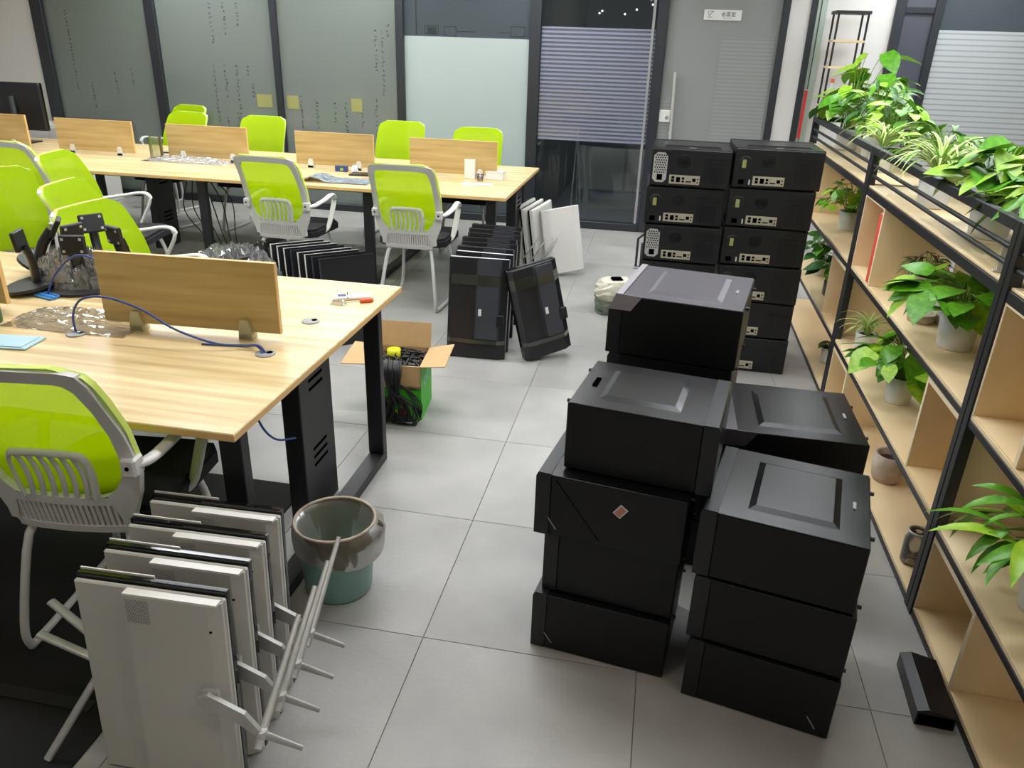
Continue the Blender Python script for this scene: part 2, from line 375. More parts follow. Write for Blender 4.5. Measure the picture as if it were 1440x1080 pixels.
# --- meeting room behind
st(B(-6.7,4.5,GY+.06,13.9,.0,.004).build('floor_meeting','room_floor'))
st(B(-1.30,-1.2,GY+.1,13.8,.0,2.8).build('wall_meeting_left','room_dark'))
st(B(1.0,1.1,GY+.1,13.8,.0,2.8).build('wall_meeting_right','room_dark'))
wn=st(thingless('window_6',(0,0,0)))
B(-1.2,1.0,11.5,11.52,.5,2.7).build('pane','navy',wn)
ct=MB(); rr=random.Random(2)
for _ in range(26):
    x=rr.uniform(-1.1,.6); z=rr.uniform(2.1,2.6); ct.box(x,x+.02,11.485,11.49,z,z+.02)
c_=ct.build('city_lights','city',wn); c_['kind']='stuff'
t=thing('meeting_table','dark navy meeting table behind the striped glass','table',(-.45,9.3,0))
MB().prism([(.62*math.cos(a)*(1),.35*math.sin(a)) for a in [2*PI*k/20 for k in range(20)]],.70,.74).build('tabletop','navy',t)
for s in (-1,1): B(s*.4-.03,s*.4+.03,-.03,.03,.02,.70).build('leg','chrome',t)
B(-.5,.5,-.2,.2,.004,.02).build('base','grey_plastic',t)
t=thing('low_cabinet','pale low cabinet behind the meeting table, seen through the door glass','cabinet',(-.45,10.4,.004))
B(-.6,.6,-.2,.2,0,.62,c=.005).build('body','glass_edge',t)
for s in (-1,1): B(s*.3-.28,s*.3+.28,-.215,-.2,.03,.6).build('door','label_white',t)
t=thing('easel_stand','thin chrome stand leaning behind the striped pane','stand',(-.93,8.45,.004))
MB().tube([(0,0,0),(.03,.02,.95)],.008,6).build('leg','chrome',t); MB().tube([(.1,.12,0),(.03,.02,.95)],.006,6).build('leg','chrome',t); MB().tube([(.03,.35,0),(.03,.02,.95)],.006,6).build('leg','chrome',t)
# area right of the glass partition
st(B(1.215,1.30,GY-.02,GY+.0,0,2.5).build('window_7','glass_edge'))
st(B(1.245,1.252,GY-.024,GY-.021,0,2.5).build('trim_20','frame_dark'))
st(B(1.30,1.87,GY,GY+.06,0,2.8).build('wall_back_right','wall_white'))
dr=st(thingless('door_2',(0,0,0)))
B(1.95,2.19,GY-.01,GY+.01,.01,2.08).build('panel','door_grey',dr)
for a in ((1.87,1.95,0,2.8),(2.19,2.26,0,2.8)): B(a[0],a[1],GY-.04,GY+.04,a[2],a[3],c=.004).build('door_frame','frame_dark',dr)
B(1.95,2.19,GY-.03,GY+.03,2.08,2.13,c=.004).build('door_frame','frame_dark',dr); B(1.95,2.19,GY-.02,GY+.02,2.13,2.8).build('transom','door_grey',dr)
w8=st(thingless('window_8',(0,0,0)))
B(2.26,4.5,GY-.006,GY+.006,.05,2.8).build('pane','haze_glass',w8); B(2.26,4.5,GY-.0095,GY-.0065,.3,1.955).build('striped_film','stripe_film_light',w8)
st(B(2.26,4.5,GY+.5,GY+.55,0,2.8).build('wall_behind_window','wall_white'))
st(B(2.26,4.5,GY-.04,GY+.04,0,.05).build('trim_21','frame_dark'))
t=thing('plant_rack','tall narrow black metal rack with wooden shelves against the white wall','rack',(1.48,7.75,0))
for x in (-.14,.1):
    for y in (-.12,.12): MB().tube([(x,y,0),(x,y,2.06)],.011,4).build('post','black_metal',t)
for z in (.45,.9,1.3,1.62,1.83): B(-.15,.11,-.13,.13,z,z+.018).build('shelf','shelf_wood',t)
B(-.16,.12,-.135,.135,2.05,2.075).build('top_rail','black_metal',t)
t=thing('red_banner','narrow red strip hanging on the pale glass edge beyond the plants','banner',(1.235,7.96,1.0)); B(-.012,.012,-.006,.006,0,.42).build('cloth','red',t); MB().tube([(-.02,0,.425),(.02,0,.425)],.006,6).build('rod','chrome',t)
def bottle(x,y,z,cap,lab):
    t=thing('bottle',lab,'bottle',(x,y,z)); MB().lathe([(.028,0),(.03,.02),(.03,.13),(.012,.17),(.012,.185)],12).build('body','label_white',t); MB().lathe([(.016,.185),(.016,.215),(0,.22)],12).build('cap',cap,t)
bottle(1.40,7.7,1.318,'orange','white bottle with orange cap on the black rack'); bottle(1.52,7.7,1.318,'label_white','all-white bottle beside the orange-capped one on the rack')
# ================================================================ DESKS
def slab(b,x0,x1,y0,y1,z0,z1): return b.box(x0,x1,y0,y1,z0,z1,c=.003)
def riser(t,x0,x1,y0,y1):
    r=B(x0,x1,y0,y1,.0,.72,c=.004).build('cable_riser','black_metal',t)
    for zc in (.62,.585,.55,.30,.265,.23): B(x1,x1+.0015,(y0+y1)/2-.06,(y0+y1)/2+.06,zc-.006,zc+.006).build('vent_slot','hole',r)
def desk(name,label,x0,x1,y0,y1,frames,risers):
    t=thing(name,label,'desk',((x0+x1)/2,(y0+y1)/2,0)); cx,cy=(x0+x1)/2,(y0+y1)/2
    MBt=MB().box(x0-cx,x1-cx,y0-cy,y1-cy,.724,.75,c=.0025); MBt.build('desktop','desk_wood',t)
    MB().box(x0-cx-.0008,x1-cx+.0008,y0-cy-.0008,y1-cy+.0008,.727,.7465).build('edge_band','edge_wood',t)
    for y in (y0+.40,y1-.46): B(x0-cx+.1,x1-cx-.06,y-cy,y-cy+.06,.664,.723,c=.003).build('beam','black_metal',t)
    for x in frames:
        for y in (y0+.05,y1-.27-.0): 
            B(x-cx-.035,x-cx+.035,y-cy,y-cy+.045,.045,.723,c=.003).build('leg','black_metal',t)
        B(x-cx-.035,x-cx+.035,y0+.05-cy,y1-.225-cy,.0,.044,c=.003).build('floor_runner','black_metal',t)
        B(x-cx-.035,x-cx-.002,y0+.1-cy,y1-.275-cy,.685,.7235,c=.003).build('top_runner','black_metal',t)
    for r in risers: riser(t,r[0]-cx,r[1]-cx,r[2]-cy,r[3]-cy)
    B(x0-cx+.3,x1-cx-.35,-.12,.08,.60,.615).build('cable_tray','black_metal',t)
    return t
desk('bench_desk','pale wood bench desk with black legs nearest the viewer',-4.4,-1.076,1.708,3.158,(-1.125,-3.0),((-1.275,-1.2,2.35,2.63),))
desk('bench_desk','pale wood bench desk standing along the glass wall',-7.2,-1.047,5.37,6.853,(-1.165,-2.09,-3.42,-5.2),((-1.16,-1.085,5.98,6.24),(-4.28,-4.2,5.98,6.24)))
def divider(x0,x1,y,label,rot=0,grp=None):
    t=thing('desk_divider',label,'divider',((x0+x1)/2,y,.75),rot,grp); h=(x1-x0)/2
    b=MB(); b.box(-h,h,-.009,.009,.028,.285,c=.002); b.build('panel','screen_wood',t)
    eb=MB(); eb.box(h-.002,h+.0008,-.0093,.0093,.0275,.2855); eb.box(-h,h,-.0093,.0093,.284,.2862); eb.build('edge_band','edge_wood',t)
    for s in (-1,1):
        c=MB()
        x=s*h*.62
        c.prism([(-.026,0),(.026,0),(.022,.05),(.014,.075),(-.014,.075),(-.022,.05)],-.022,-.010,'y'); c.prism([(-.026,0),(.026,0),(.022,.05),(.014,.075),(-.014,.075),(-.022,.05)],.010,.022,'y'); c.box(-.026,.026,-.022,.022,0,.026,c=.004)
        c.build('clamp','pot_white' if y>4 else 'edge_clamp',t,loc=(x,0,0))
mat('darkener_black',(26,25,24),.7,spec=.25,bump=.05,scale=20)  # only for the made-up sheet that darkens the floor by the near chair
mat('edge_light',(240,222,184),.5)
mat('edge_clamp',(190,182,150),.45)
divider(-1.945,-1.272,2.385,'wood desk divider on two beige clips, centre of the nearest desk',.05)
divider(-3.2,-2.41,2.43,'wood desk divider cut by the left picture edge on the nearest desk')
divider(-6.3,-5.50,6.18,'wood desk divider in front of the black monitor, far left of the glass-wall desk')
divider(-5.16,-4.43,6.12,'wood desk divider with two white clips, left part of the glass-wall desk')
divider(-4.11,-3.38,6.12,'wood desk divider behind the clear packaging on the glass-wall desk')
divider(-2.955,-2.285,6.12,'wood desk divider behind the blue box and magazine')
divider(-1.975,-1.265,6.10,'wood desk divider behind the white boxes, right end of the glass-wall desk')
# ================================================================ CHAIRS
def yb(z):  # backrest profile
    P=[(.42,-.20),(.50,-.215),(.58,-.225),(.66,-.235),(.78,-.275),(.88,-.325),(.985,-.385),(1.0,-.39)]
    for (a,ya),(b,y2) in zip(P,P[1:]):
        if z<=b: 
            t=(z-a)/(b-a); return ya+(y2-ya)*t
    return -.39
def make_chair():
    t=thing('office_chair','x','chair')
    # outlines (x,z), same counts
    def outline(wt,zt,wm,wb,zb,rc):
        R=[]
        R+= [(0,zb),(wb*.55,zb),(wb-.02,zb+.012),(wb,zb+.04)]
        R+= [(wm-.012,.56),(wm,.62),(wm+.002,.68),(wm,.76)]
        R+= [(wt+.002,.85),(wt,zt-rc*1.6),(wt-rc*.35,zt-rc*.4),(wt-rc*1.4,zt),(wt*.5,zt+.006),(0,zt+.008)]
        return R
    def outl_in():
        R=[(0,.545),(.10,.545),(.135,.555),(.165,.58)]
        R+=[(.183,.61),(.193,.65),(.197,.69),(.198,.76)]
        R+=[(.193,.85),(.184,.915),(.170,.937),(.15,.944),(.1,.948),(0,.95)]
        return R
    o=outline(.222,.980,.232,.182,.425,.03); i=outl_in()
    def full(R): return R+[(-x,z) for x,z in R[-2:0:-1]]
    O=full(o);I=full(i); n=len(O); b=MB(); V=[]
    curve=lambda x:.03*(x/.23)**2
    for ring,dy in ((O,-.012),(I,-.012),(I,.012),(O,.012)):
        V+=[(x,yb(z)+curve(x)+dy,z) for x,z in ring]
    F=[]
    # split: the lower part (below .545) is the slotted plate: leave ring there out except border
    for k in range(n):
        j=(k+1)%n
        for a in range(4): F.append((a*n+k,a*n+j,((a+1)%4)*n+j,((a+1)%4)*n+k))
    # skip front/back faces in the bottom centre where slots go
    def low(k): return k in (0,1,n-1,n-2)
    F=[f for f in F if not ((f[0]%n in (0,n-1,1,n-2)) and (f[0]//n in (0,2)))]
    b.add(V,F,False)
    b.build('back_frame','chair_white',t)
    # slotted plate rails + slats
    sp=MB()
    def strip(z0,z1,x0,x1,nn=8,d=.011):
        def pt(u,zz,dy): x=x0+(x1-x0)*u; return (x,yb(zz)+curve(x)+dy,zz)
        for k in range(nn):
            u0,u1=k/nn,(k+1)/nn
            vs=[pt(u,z,dy) for dy in (-d,d) for z in (z0,z1) for u in (u0,u1)]
            sp.add(vs,[(0,1,3,2),(4,6,7,5),(0,4,5,1),(2,3,7,6),(0,2,6,4),(1,5,7,3)])
    strip(.522,.548,-.15,.15); strip(.425,.448,-.165,.165)
    strip(.448,.53,-.19,-.165,1); strip(.448,.53,.165,.19,1)
    sp.build('slotted_plate','chair_white',t)
    sl=MB()
    for k in range(21):
        x=-.155+.31*k/20
        vs=[(x+dx,yb(z)+curve(x)+dy,z) for dy in (-.008,.008) for z in (.447,.523) for dx in (-.0054,.0054)]
        sl.add(vs,[(0,1,3,2),(4,6,7,5),(0,4,5,1),(2,3,7,6),(0,2,6,4),(1,5,7,3)])
    s_=sl.build('slats','chair_white',t)
    # lumbar support
    lb=MB()
    def yl(z): return yb(z)-.006
    pts=[(-.105,.545),(-.112,.62),(-.105,.682),(-.06,.694),(.06,.694),(.105,.682),(.112,.62),(.105,.545)]
    lb.tube([(x,yl(z),z) for x,z in pts],.006,6,ry=.012,sub=4)
    lum=lb.build('lumbar_support','chair_white',t)
    slm=MB().tube([(0,yl(.55),.55),(.010,yl(.60)-.003,.60),(.006,yl(.65)-.003,.65),(-.006,yl(.69),.69)],.0095,6,ry=.005,sub=3,up=(0,1,0)).mesh('slat','chair_white')
    for k in range(6): put('slat',slm,lum,(-.080+.032*k,0,0))
    # mesh (front, wraps the rim)
    mb=MB(); rows=14
    def halfw(z):
        Z=[(.52,.18),(.58,.205),(.66,.233),(.76,.237),(.88,.233),(.95,.226),(.978,.205),(.992,.16)]
        for (a,wa),(c,wb) in zip(Z,Z[1:]):
            if z<=c: return wa+(wb-wa)*(z-a)/(c-a)
        return .16
    def fn(u,v):
        z=.52+.472*v; h=halfw(z); x=(u*2-1)*h; return (x,yb(z)+curve(x)+.020+.004*(1-(2*u-1)**2),z)
    mb.grid(fn,10,16)
    mb.build('mesh_back','chair_mesh',t); mb=MB()
    def fr(u,v):  # rim wrap
        z=.6+.392*v; h=halfw(z); return (h,yb(z)+curve(h)+.020-.022*u,z)
    mb.grid(fr,1,12); mb.grid(lambda u,v:(-fr(u,v)[0],)+fr(u,v)[1:],1,12)
    def ft(u,v):
        x=(u*2-1)*.16; return (x,yb(.992)+curve(x)+.022-.022*v,.992)
    mb.grid(ft,6,1)
    mb.build('rim_trim','rim',t)
    # seat
    se=MB(); se.prism([(x*.24,y*.215+.055) for x,y in ((-.85,-1),(.85,-1),(1,-.8),(1,.75),(.85,1),(-.85,1),(-1,.75),(-1,-.8))],.43,.468)
    se.prism([(x*.225,y*.20+.055) for x,y in ((-.85,-1),(.85,-1),(1,-.8),(1,.75),(.85,1),(-.85,1),(-1,.75),(-1,-.8))],.468,.485)
    se.build('seat','chair_seat',t)
    for s in (-1,1):
        a=MB(); a.tube([(s*.222,-.215,.655),(s*.25,-.17,.655),(s*.268,-.05,.672),(s*.268,.06,.69),(s*.266,.115,.678),(s*.262,.12,.63),(s*.255,.075,.54),(s*.24,.03,.455),(s*.19,.01,.42)],.021,8,ry=.011,sub=4,up=(0,0,1))
        a.box(s*.222-.022,s*.222+.022,-.245,-.195,.63,.685,c=.006)
        ar=a.build('armrest','chair_white',t)
        MB().lathe([(.006,0),(.006,.003),(0,.004)],8).build('bolt','hole',ar,mw=Matrix.Translation((s*.222,-.246,.66))@Matrix.Rotation(PI/2,4,'X'))
        MB().tube([(s*.12,-.13,.418),(s*.155,-.19,.39),(s*.195,-.25,.12),(s*.20,-.245,.03),(s*.205,-.19,.014),(s*.215,.18,.014),(s*.212,.24,.03),(s*.20,.25,.10),(s*.165,.20,.38),(s*.12,.14,.417)],.0125,8,sub=4).build('sled_leg','chair_white',t)
    cb=MB(); cb.tube([(-.19,.01,.415),(.19,.01,.415)],.012,8); cb.box(-.12,.12,-.15,.16,.418,.429); cb.tube([(-.12,-.15,.418),(.12,-.15,.418)],.011,8)
    cb.build('under_frame','chair_white',t)
    return t
chair0=make_chair(); cused=[0]
def chair(x,y,deg,label,group='lime green mesh-back office chairs',zs=1.03):
    c=chair0 if not cused[0] else copy_tree(chair0); cused[0]=1
    c.location=(x,y,0); c.scale=(1,1,zs); c.rotation_euler=(0,0,math.radians(deg)); c['label']=label; c['group']=group; return c
chair(-1.57,1.80,6,'green mesh chair seen from behind at the nearest desk, beside the four white monitors')
chair(-1.64,5.20,0,'green mesh chair seen from behind, nearest the right end of the glass-wall desk')
chair(-2.57,5.20,-2,'green mesh chair seen from behind, above the row of wrapped black screens')
chair(-4.50,5.16,-4,'green mesh chair cut by the left edge at the near side of the glass-wall desk')
chair(-3.62,4.70,-78,'green mesh chair turned right, farther of the two side-on chairs at left',zs=1)
chair(-2.90,3.86,-80,'green mesh chair turned right, nearer of the two side-on chairs at left',zs=.98)
chair(-2.46,3.395,-93,'green mesh chair just behind the nearest desk, beside the wrapped monitor stands',zs=.96)
chair(-3.66,3.84,-128,'green mesh chair facing the viewer at the left picture edge',zs=.98)
chair(-1.67,6.86,180,'green mesh chair behind the far side of the desk, rightmost, by the white boxes')
chair(-2.47,7.08,180,'green mesh chair behind the glass-wall desk between two dividers, second from right')
chair(-3.80,6.90,180,'green mesh chair behind the glass-wall desk, in the gap left of the long divider')
chair(-4.66,6.93,172,'nearer of the two overlapping green chairs behind the glass-wall desk')
chair(-5.10,7.62,165,'farther of the two overlapping green chairs behind the glass-wall desk')
# ================================================================ COMPUTER CASES
def relief(b,X0,X1,Y0,Y1,z,x0,x1,y0,y1,h,s):
    V=[(X0,Y0,z),(X1,Y0,z),(X1,Y1,z),(X0,Y1,z),(x0,y0,z),(x1,y0,z),(x1,y1,z),(x0,y1,z),(x0+s,y0+s,z+h),(x1-s,y0+s,z+h),(x1-s,y1-s,z+h),(x0+s,y1-s,z+h)]
    F=[(8,9,10,11)]+[(k,(k+1)%4,4+(k+1)%4,4+k) for k in range(4)]+[(4+k,4+(k+1)%4,8+(k+1)%4,8+k) for k in range(4)]
    b.add(V,F)
def case(label,x,y,z,rot,L=.41,D=.37,H=.212,kind='black',group='desktop computer cases stacked in the aisle',rear=False,psu=True,badge=False,diag=False,slash=False,bez=.045,extras=()):
    """lying on its side; front bezel at local -x, rear at +x; z up"""
    t=thing('computer_case',label,'computer case',(x,y,z),math.radians(rot),group)
    top='case_silvertop' if kind=='silver' else 'case_top'; bz='case_silver' if kind in('silver','silverbez') else 'case_bezel'
    h=L/2;d=D/2
    B(-h+bez,h,-d,d,.002,H-.006,c=.003).build('body','case_black',t)
    sp=MB(); sp.box(-h+bez,h-.004,-d-.001,d+.001,H-.0075,H-.0035,c=.001); relief(sp,-h+bez,h-.004,-d,d,H-.0034,-h+bez+.07,h-.075,-d+.055,d-.055,.0075,.018)
    sd=sp.build('side_panel',top,t)
    # front bezel: chamfered profile in x-z, extruded in y
    ch=.055 if kind=='silver' else .016
    pr=[(-h+bez-.0005,.002),(-h,.002),(-h,H-ch),(-h+ch*.4,H-.002),(-h+bez-.0005,H-.002)]
    MB().prism(pr,-d,d,'y').build('front_bezel','case_bezel',t)
    if kind in ('silver','silverbez'):
        sb='case_silver' if kind=='silver' else 'case_silvertop'
        cm=MB().prism([(-h-.001,H-ch-.001),(-h+ch*.4,H+.0005),(-h+bez-.001,H+.0005),(-h+bez-.001,H-.003),(-h+ch*.4+.002,H-.003),(-h+.001,H-ch-.001)],-d-.0012,d+.0005,'y')
        cm.prism([(-h-.001,H-ch-.001),(-h+ch*.4,H),(-h+.11,H-.003),(-h+.075,H-.055),(-h-.001,H-.055-.001)],-d-.0016,-d+.001,'y'); cm.build('bezel_cap',sb,t)
    if 'handle' in extras: B(h-.05,h-.035,-.03,.03,H-.002,H+.0005,c=.001).build('finger_notch','hole',t)
    B(h-.045,h-.037,-.018,.018,H-.0034,H-.0006).build('panel_mark','grey_plastic',t)
    for yy in (-.12,.12): MB().tube([(h,yy,H-.02),(h+.012,yy,H-.02)],.006,8).build('thumbscrew','rear_black',t)
    if diag:
        MB().prism([(-h+.06,H-.02),(-h+.063,H-.02),(-h+.20,.02),(-h+.197,.02)],-d-.001,-d+.0005,'y').build('groove','hole',t)
    if badge:
        bd=MB(); bd.box(-.019,.019,-.0015,0,-.0135,.0135,c=.0005); bo=bd.build('warranty_sticker','label_white',t,mw=Matrix.Translation((.035,-d,.135))@Matrix.Rotation(-.95,4,'Y'))
        B(-.016,.016,-.0022,-.001,-.010,.010).build('sticker_centre','sticker_pink',bo)
    if slash: 
        o=B(-.022,.022,-.001,.0,-.0016,.0016).build('slash_logo','grey_plastic',t,mw=Matrix.Translation(((-h+.055) if slash<0 else (h-.05),-d-.0004,.045))@Matrix.Rotation(.95,4,'Y'))
    if rear:
        rp=B(h,h+.004,-d+.004,d-.004,.006,H-.01,c=.001).build('rear_panel','rear_black',t)
        X=h+.004
        if psu:
            g=MB(); pts=[]
            y0,y1,z0,z1=-d+.012,-d+.088,.022,H-.028; c=.018
            g.prism([(y0+c,z0),(y1-c,z0),(y1,z0+c),(y1,z1-c),(y1-c,z1),(y0+c,z1),(y0,z1-c),(y0,z0+c)],X,X+.003,'x'); pg=g.build('power_grille','chrome',t)
            hl=MB()
            for a in range(5):
                for c2 in range(8):
                    yy=y0+.011+a*.0125+(.006 if c2%2 else 0); zz=z0+.054+c2*.013
                    if zz<z1-.006: hl.add([(X+.0036,yy+.0042*math.cos(q*PI/3),zz+.0042*math.sin(q*PI/3)) for q in range(6)],[tuple(range(6))])
            hl.build('perforations','hole',pg)
            B(X+.003,X+.005,y0+.024,y1-.022,z0+.012,z0+.044,c=.001).build('power_socket','hole',pg)
        else:
            g=MB().lathe([(.036,0),(.036,.002),(.03,.0022)],20).build('power_grille','rear_black',t,mw=Matrix.Translation((X,-d+.055,H*.62))@Matrix.Rotation(PI/2,4,'Y'))
            B(X,X+.003,-d+.03,-d+.06,.02,.045).build('power_socket','hole',t)
            B(X,X+.004,-d+.085,-d+.092,.02,.045).build('switch','label_white',t)
            B(X,X+.003,-d+.04,-d+.06,H*.5,H*.7).build('warning_label','note_yellow',t)
        io=MB(); y0=-d+.105; io.box(X,X+.003,y0,y0+.165,.018,.066,c=.001); io_=io.build('port_plate','io_metal',t)
        pt=MB()
        for k,(a,wd,z0,z1) in enumerate(((.012,.016,.028,.042),(.012,.016,.045,.058),(.038,.022,.028,.055),(.068,.014,.028,.038),(.068,.014,.043,.055),(.09,.03,.030,.036),(.126,.018,.034,.052),(.15,.008,.028,.034),(.15,.008,.045,.052))): pt.box(X+.003,X+.0045,y0+a,y0+a+wd,z0,z1)
        pt.build('ports','hole',io_)
        fv=MB()
        for r in (.038,.028,.018,.009): fv.lathe([(r,0),(r-.003,.002),(r-.004,0)],20)
        fv.build('fan_vent','case_bezel',t,mw=Matrix.Translation((X,-d+.175,H*.66))@Matrix.Rotation(PI/2,4,'Y'))
        sm_=MB().box(X,X+.002,0,.011,.03,H-.09,c=.0005).mesh('slot_cover','case_bezel')
        for k in range(6): put('slot_cover',sm_,t,(0,d-.145+k*.018,.0))
        B(X,X+.003,d-.15,d-.02,H-.055,H-.045).build('rail','case_bezel',t); B(X,X+.003,d-.13,d-.02,H-.075,H-.068).build('rail','case_bezel',t)
    return t
LG='cases of the front left stack'
# left stack
case('bottom black computer case of the front-left stack',-.02,2.055,0,-8,.42,.36,.212,'black',LG,slash=-1)
case('black computer case second from the floor in the front-left stack',-.005,2.065,.212,-9,.40,.34,.212,'black',LG)
case('black case third from the floor in the front-left stack, jutting left with a pink sticker',-.02,2.045,.424,-9,.435,.34,.212,'black',LG,badge=True,diag=True,slash=-1)
case('topmost black computer case of the front-left stack, finger notch at its left',.045,2.075,.636,171,.42,.33,.215,'black',LG,extras=('handle',))
# tall stack behind
TG='cases of the tall middle stack'
for k in range(4): case('black computer case, %s of the tall stack behind the front-left one'%('lowest','second','third','fourth')[k],.125,2.665,.198*k,-10,.42,.40,.198,'black',TG)
case('grey-topped computer case with silver front corner, topmost of the tall middle stack',.125,2.665,.792,-10,.435,.41,.212,'silver',TG)
RG='cases of the front right stack'
case('bottom black case of the front-right stack with a slash mark',.46,1.95,0,-12,.41,.39,.213,'black',RG,slash=1)
case('middle black case of the front-right stack',.455,1.96,.213,-12,.42,.39,.213,'black',RG)
case('topmost black case of the front-right stack, raised rectangle on its dusty top',.445,1.965,.426,-12,.42,.39,.213,'black',RG)
MG='cases of the low stack by the shelves'
case('bottom black case of the stack between the front-right stack and the shelves',.51,2.52,0,0,.42,.38,.213,'black',MG)
case('middle black case of the stack between the front-right stack and the shelves',.51,2.52,.213,0,.42,.38,.213,'black',MG)
case('topmost black case behind the front-right stack, brownish top, beside the shelves',.51,2.515,.426,0,.45,.40,.213,'silverbez',MG)
# rear-facing tower, two columns
words=('lowest','second','third','fourth','fifth','topmost')
for k in range(6):
    case('rear-facing case, %s of the left column in the far tower'%words[k],.152+(.01 if k%2 else -.008),4.66+(.012 if k%3 else 0),.209*k,-90+(-1 if k%2 else 1),.43,.43,.209,'black','left column of the far case tower',rear=True,psu=(k in(3,5)))
    case('rear-facing case, %s of the right column in the far tower'%words[k],.612-(.012 if k%2 else 0)+(.012 if k==5 else 0),4.66,.213*k,-90+(1 if k%2 else -1.5),.43,.45 if k!=5 else .46,.213,'black','right column of the far case tower',rear=True,psu=False)
# ================================================================ MONITORS
def white_monitor(label,x,y,tilt,stand=True,rot=0):
    """portrait (standing on its side), back facing -Y; origin bottom centre"""
    t=thing('monitor',label,'monitor',mw=Matrix.Translation((x,y,0))@Matrix.Rotation(rot,4,'Z')@Matrix.Rotation(tilt,4,'X'),group='white monitors standing on their sides')
    W=.19; H=.585
    B(-W,W,.008,.024,0,H,c=.002).build('screen','screen_glass',t)
    B(-W,W,-.006,.0078,.002,H-.012,c=.004).build('back_cover','mon_white',t)
    bh=MB().prism([(-.056,-.006),(-.05,-.028),(W-.03,-.03),(W-.004,-.012),(W-.002,-.006)],.004,H-.018)
    hp=bh.build('rear_housing','mon_white',t)
    B(-.05,W-.008,-.029,-.006,H-.018,H-.0125).build('housing_cap','mon_bright',hp)
    B(-W,.0,.0242,.028,H-.014,H+.004).build('front_trim','mon_bright',t)
    dt=MB()
    for a in range(9):
        for c in range(13):
            X=-.044+a*.0065+(.003 if c%2 else 0); Z=H-.03-c*.005; dt.box(X,X+.002,-.0302,-.0285,Z,Z+.0018)
    dt.build('vent_dots','vent_dots',hp)
    B(W-.03,W-.024,-.031,-.029,H-.09,H-.085).build('button','hole',hp)
    if stand:
        s=MB(); s.prism([(-.0,.32),(.03,.335),(.12,.295),(.155,.25),(.145,.235),(.10,.265),(0,.30)],-.055,-.043,'y'); s.box(.01,.05,-.043,-.029,.30,.335)
        ne=s.build('stand_neck','stand_silver',t,loc=(W-.07,0,0))
        J=Vector((W+.085,-.045,.235))
        for e,wd in (((.005,.225,.175),.012),((.10,.0,-.025),.014)):
            MB().tube([J-Vector(e)*.12,J+Vector(e)],wd,6,ry=.0075,taper=(1,.6),up=(0,0,1) if e[0]<.05 else (0,1,0)).build('foot_leg','stand_silver',t)
        MB().lathe([(.013,-.01),(.016,0),(.013,.012)],10,c=J).build('hinge','chrome',t)
    return t
for k,(lab,y,x) in enumerate((('nearest white monitor of the four leaning beside the desk',1.235,-1.068),('white monitor second from the front of the four beside the desk',1.35,-1.075),('white monitor third from the front of the four beside the desk',1.46,-1.085),('farthest white monitor of the four beside the desk',1.575,-1.10))):
    white_monitor(lab,x,y,-.06,True,.03)
def black_monitor(label,mw,W=.15,H=.56,strip=True,group='black monitors leaning in a row',T=.05,taped=True):
    t=thing('monitor',label,'monitor',mw=mw,group=group)
    B(-W,W,.012,T*.45+.012,0,H,c=.004).build('screen','screen_glass',t)
    MB().prism([(-W,.012),(-W,.0),(-W+.02,-T*.35),(W-.05,-T*.35),(W,.0),(W,.012)],.004,H-.004).build('back_cover','mon_black',t)
    h=MB(); h.prism([(-.01,-T*.35),(.0,-T*.6),(W-.05,-T*.6),(W-.04,-T*.35)],.12,H-.01); h.build('rear_housing','mon_strip',t)
    B(W-.055,W-.012,-T*.7,-T*.3,.20,.27,c=.003).build('port_cover','case_bezel',t)
    B(.012,.03,-T*.6-.001,-T*.6,.26,.30).build('label','label_white',t)
    if taped:
        for z0,z1 in ((.44,.50),(.09,.115)):
            MB().prism([(-W-.001,.002),(-W+.02,-T*.35-.002),(.0,-T*.6-.002),(W-.05,-T*.6-.002),(W+.001,-.0)],z0,z1).build('tape','tape',t)
    return t
n=8
ords=('nearest','second','third','fourth','fifth','sixth','seventh','farthest')
for k in range(n):
    black_monitor('%s black monitor back in the leaning row in the aisle'%ords[k],Matrix.Translation((-.985-.012*k+random.uniform(-.01,.01),4.23+.125*k,0))@Matrix.Rotation(random.uniform(-.04,.04),4,'Z')@Matrix.Rotation(-.17,4,'X'),W=.178,H=.60,T=.055)
black_monitor('taped black monitor leaning crookedly against the row, nearest the aisle',Matrix.Translation((-.555,4.34,0.03))@Matrix.Rotation(.60,4,'Z')@Matrix.Rotation(-.20,4,'Y')@Matrix.Rotation(-.12,4,'X'),W=.155,H=.56,T=.09)
# white ones by the glass door
for k,(x,y,rz,lab) in enumerate(((-.68,6.18,.45,'large white monitor face leaning at the right of the white group by the glass door'),(-.86,6.30,1.2,'white monitor second from the right in the group by the glass door'),(-.93,6.32,1.2,'white monitor third from the right in the group by the glass door'),(-1.0,6.34,1.2,'white monitor nearest the desk leg in the group by the glass door'))):
    t=thing('monitor',lab,'monitor',mw=Matrix.Translation((x,y,.004))@Matrix.Rotation(rz,4,'Z')@Matrix.Rotation(-.14,4,'Y')@Matrix.Rotation(-.08,4,'X'),group='white monitors by the glass door')
    B(-.16,.16,.012,.03,.03,.55,c=.003).build('screen','screen_glass',t)
    MB().prism([(-.16,.012),(-.155,-.012),(-.10,-.03),(.10,-.03),(.155,-.012),(.16,.012)],.03,.55).build('back_cover','mon_bright',t)
    ft=MB(); ft.tube([(-.14,-.03,.2),(-.22,-.08,.16),(-.12,-.17,.30),(-.05,-.10,.38)],.007,6); ft.build('stand','stand_silver',t)
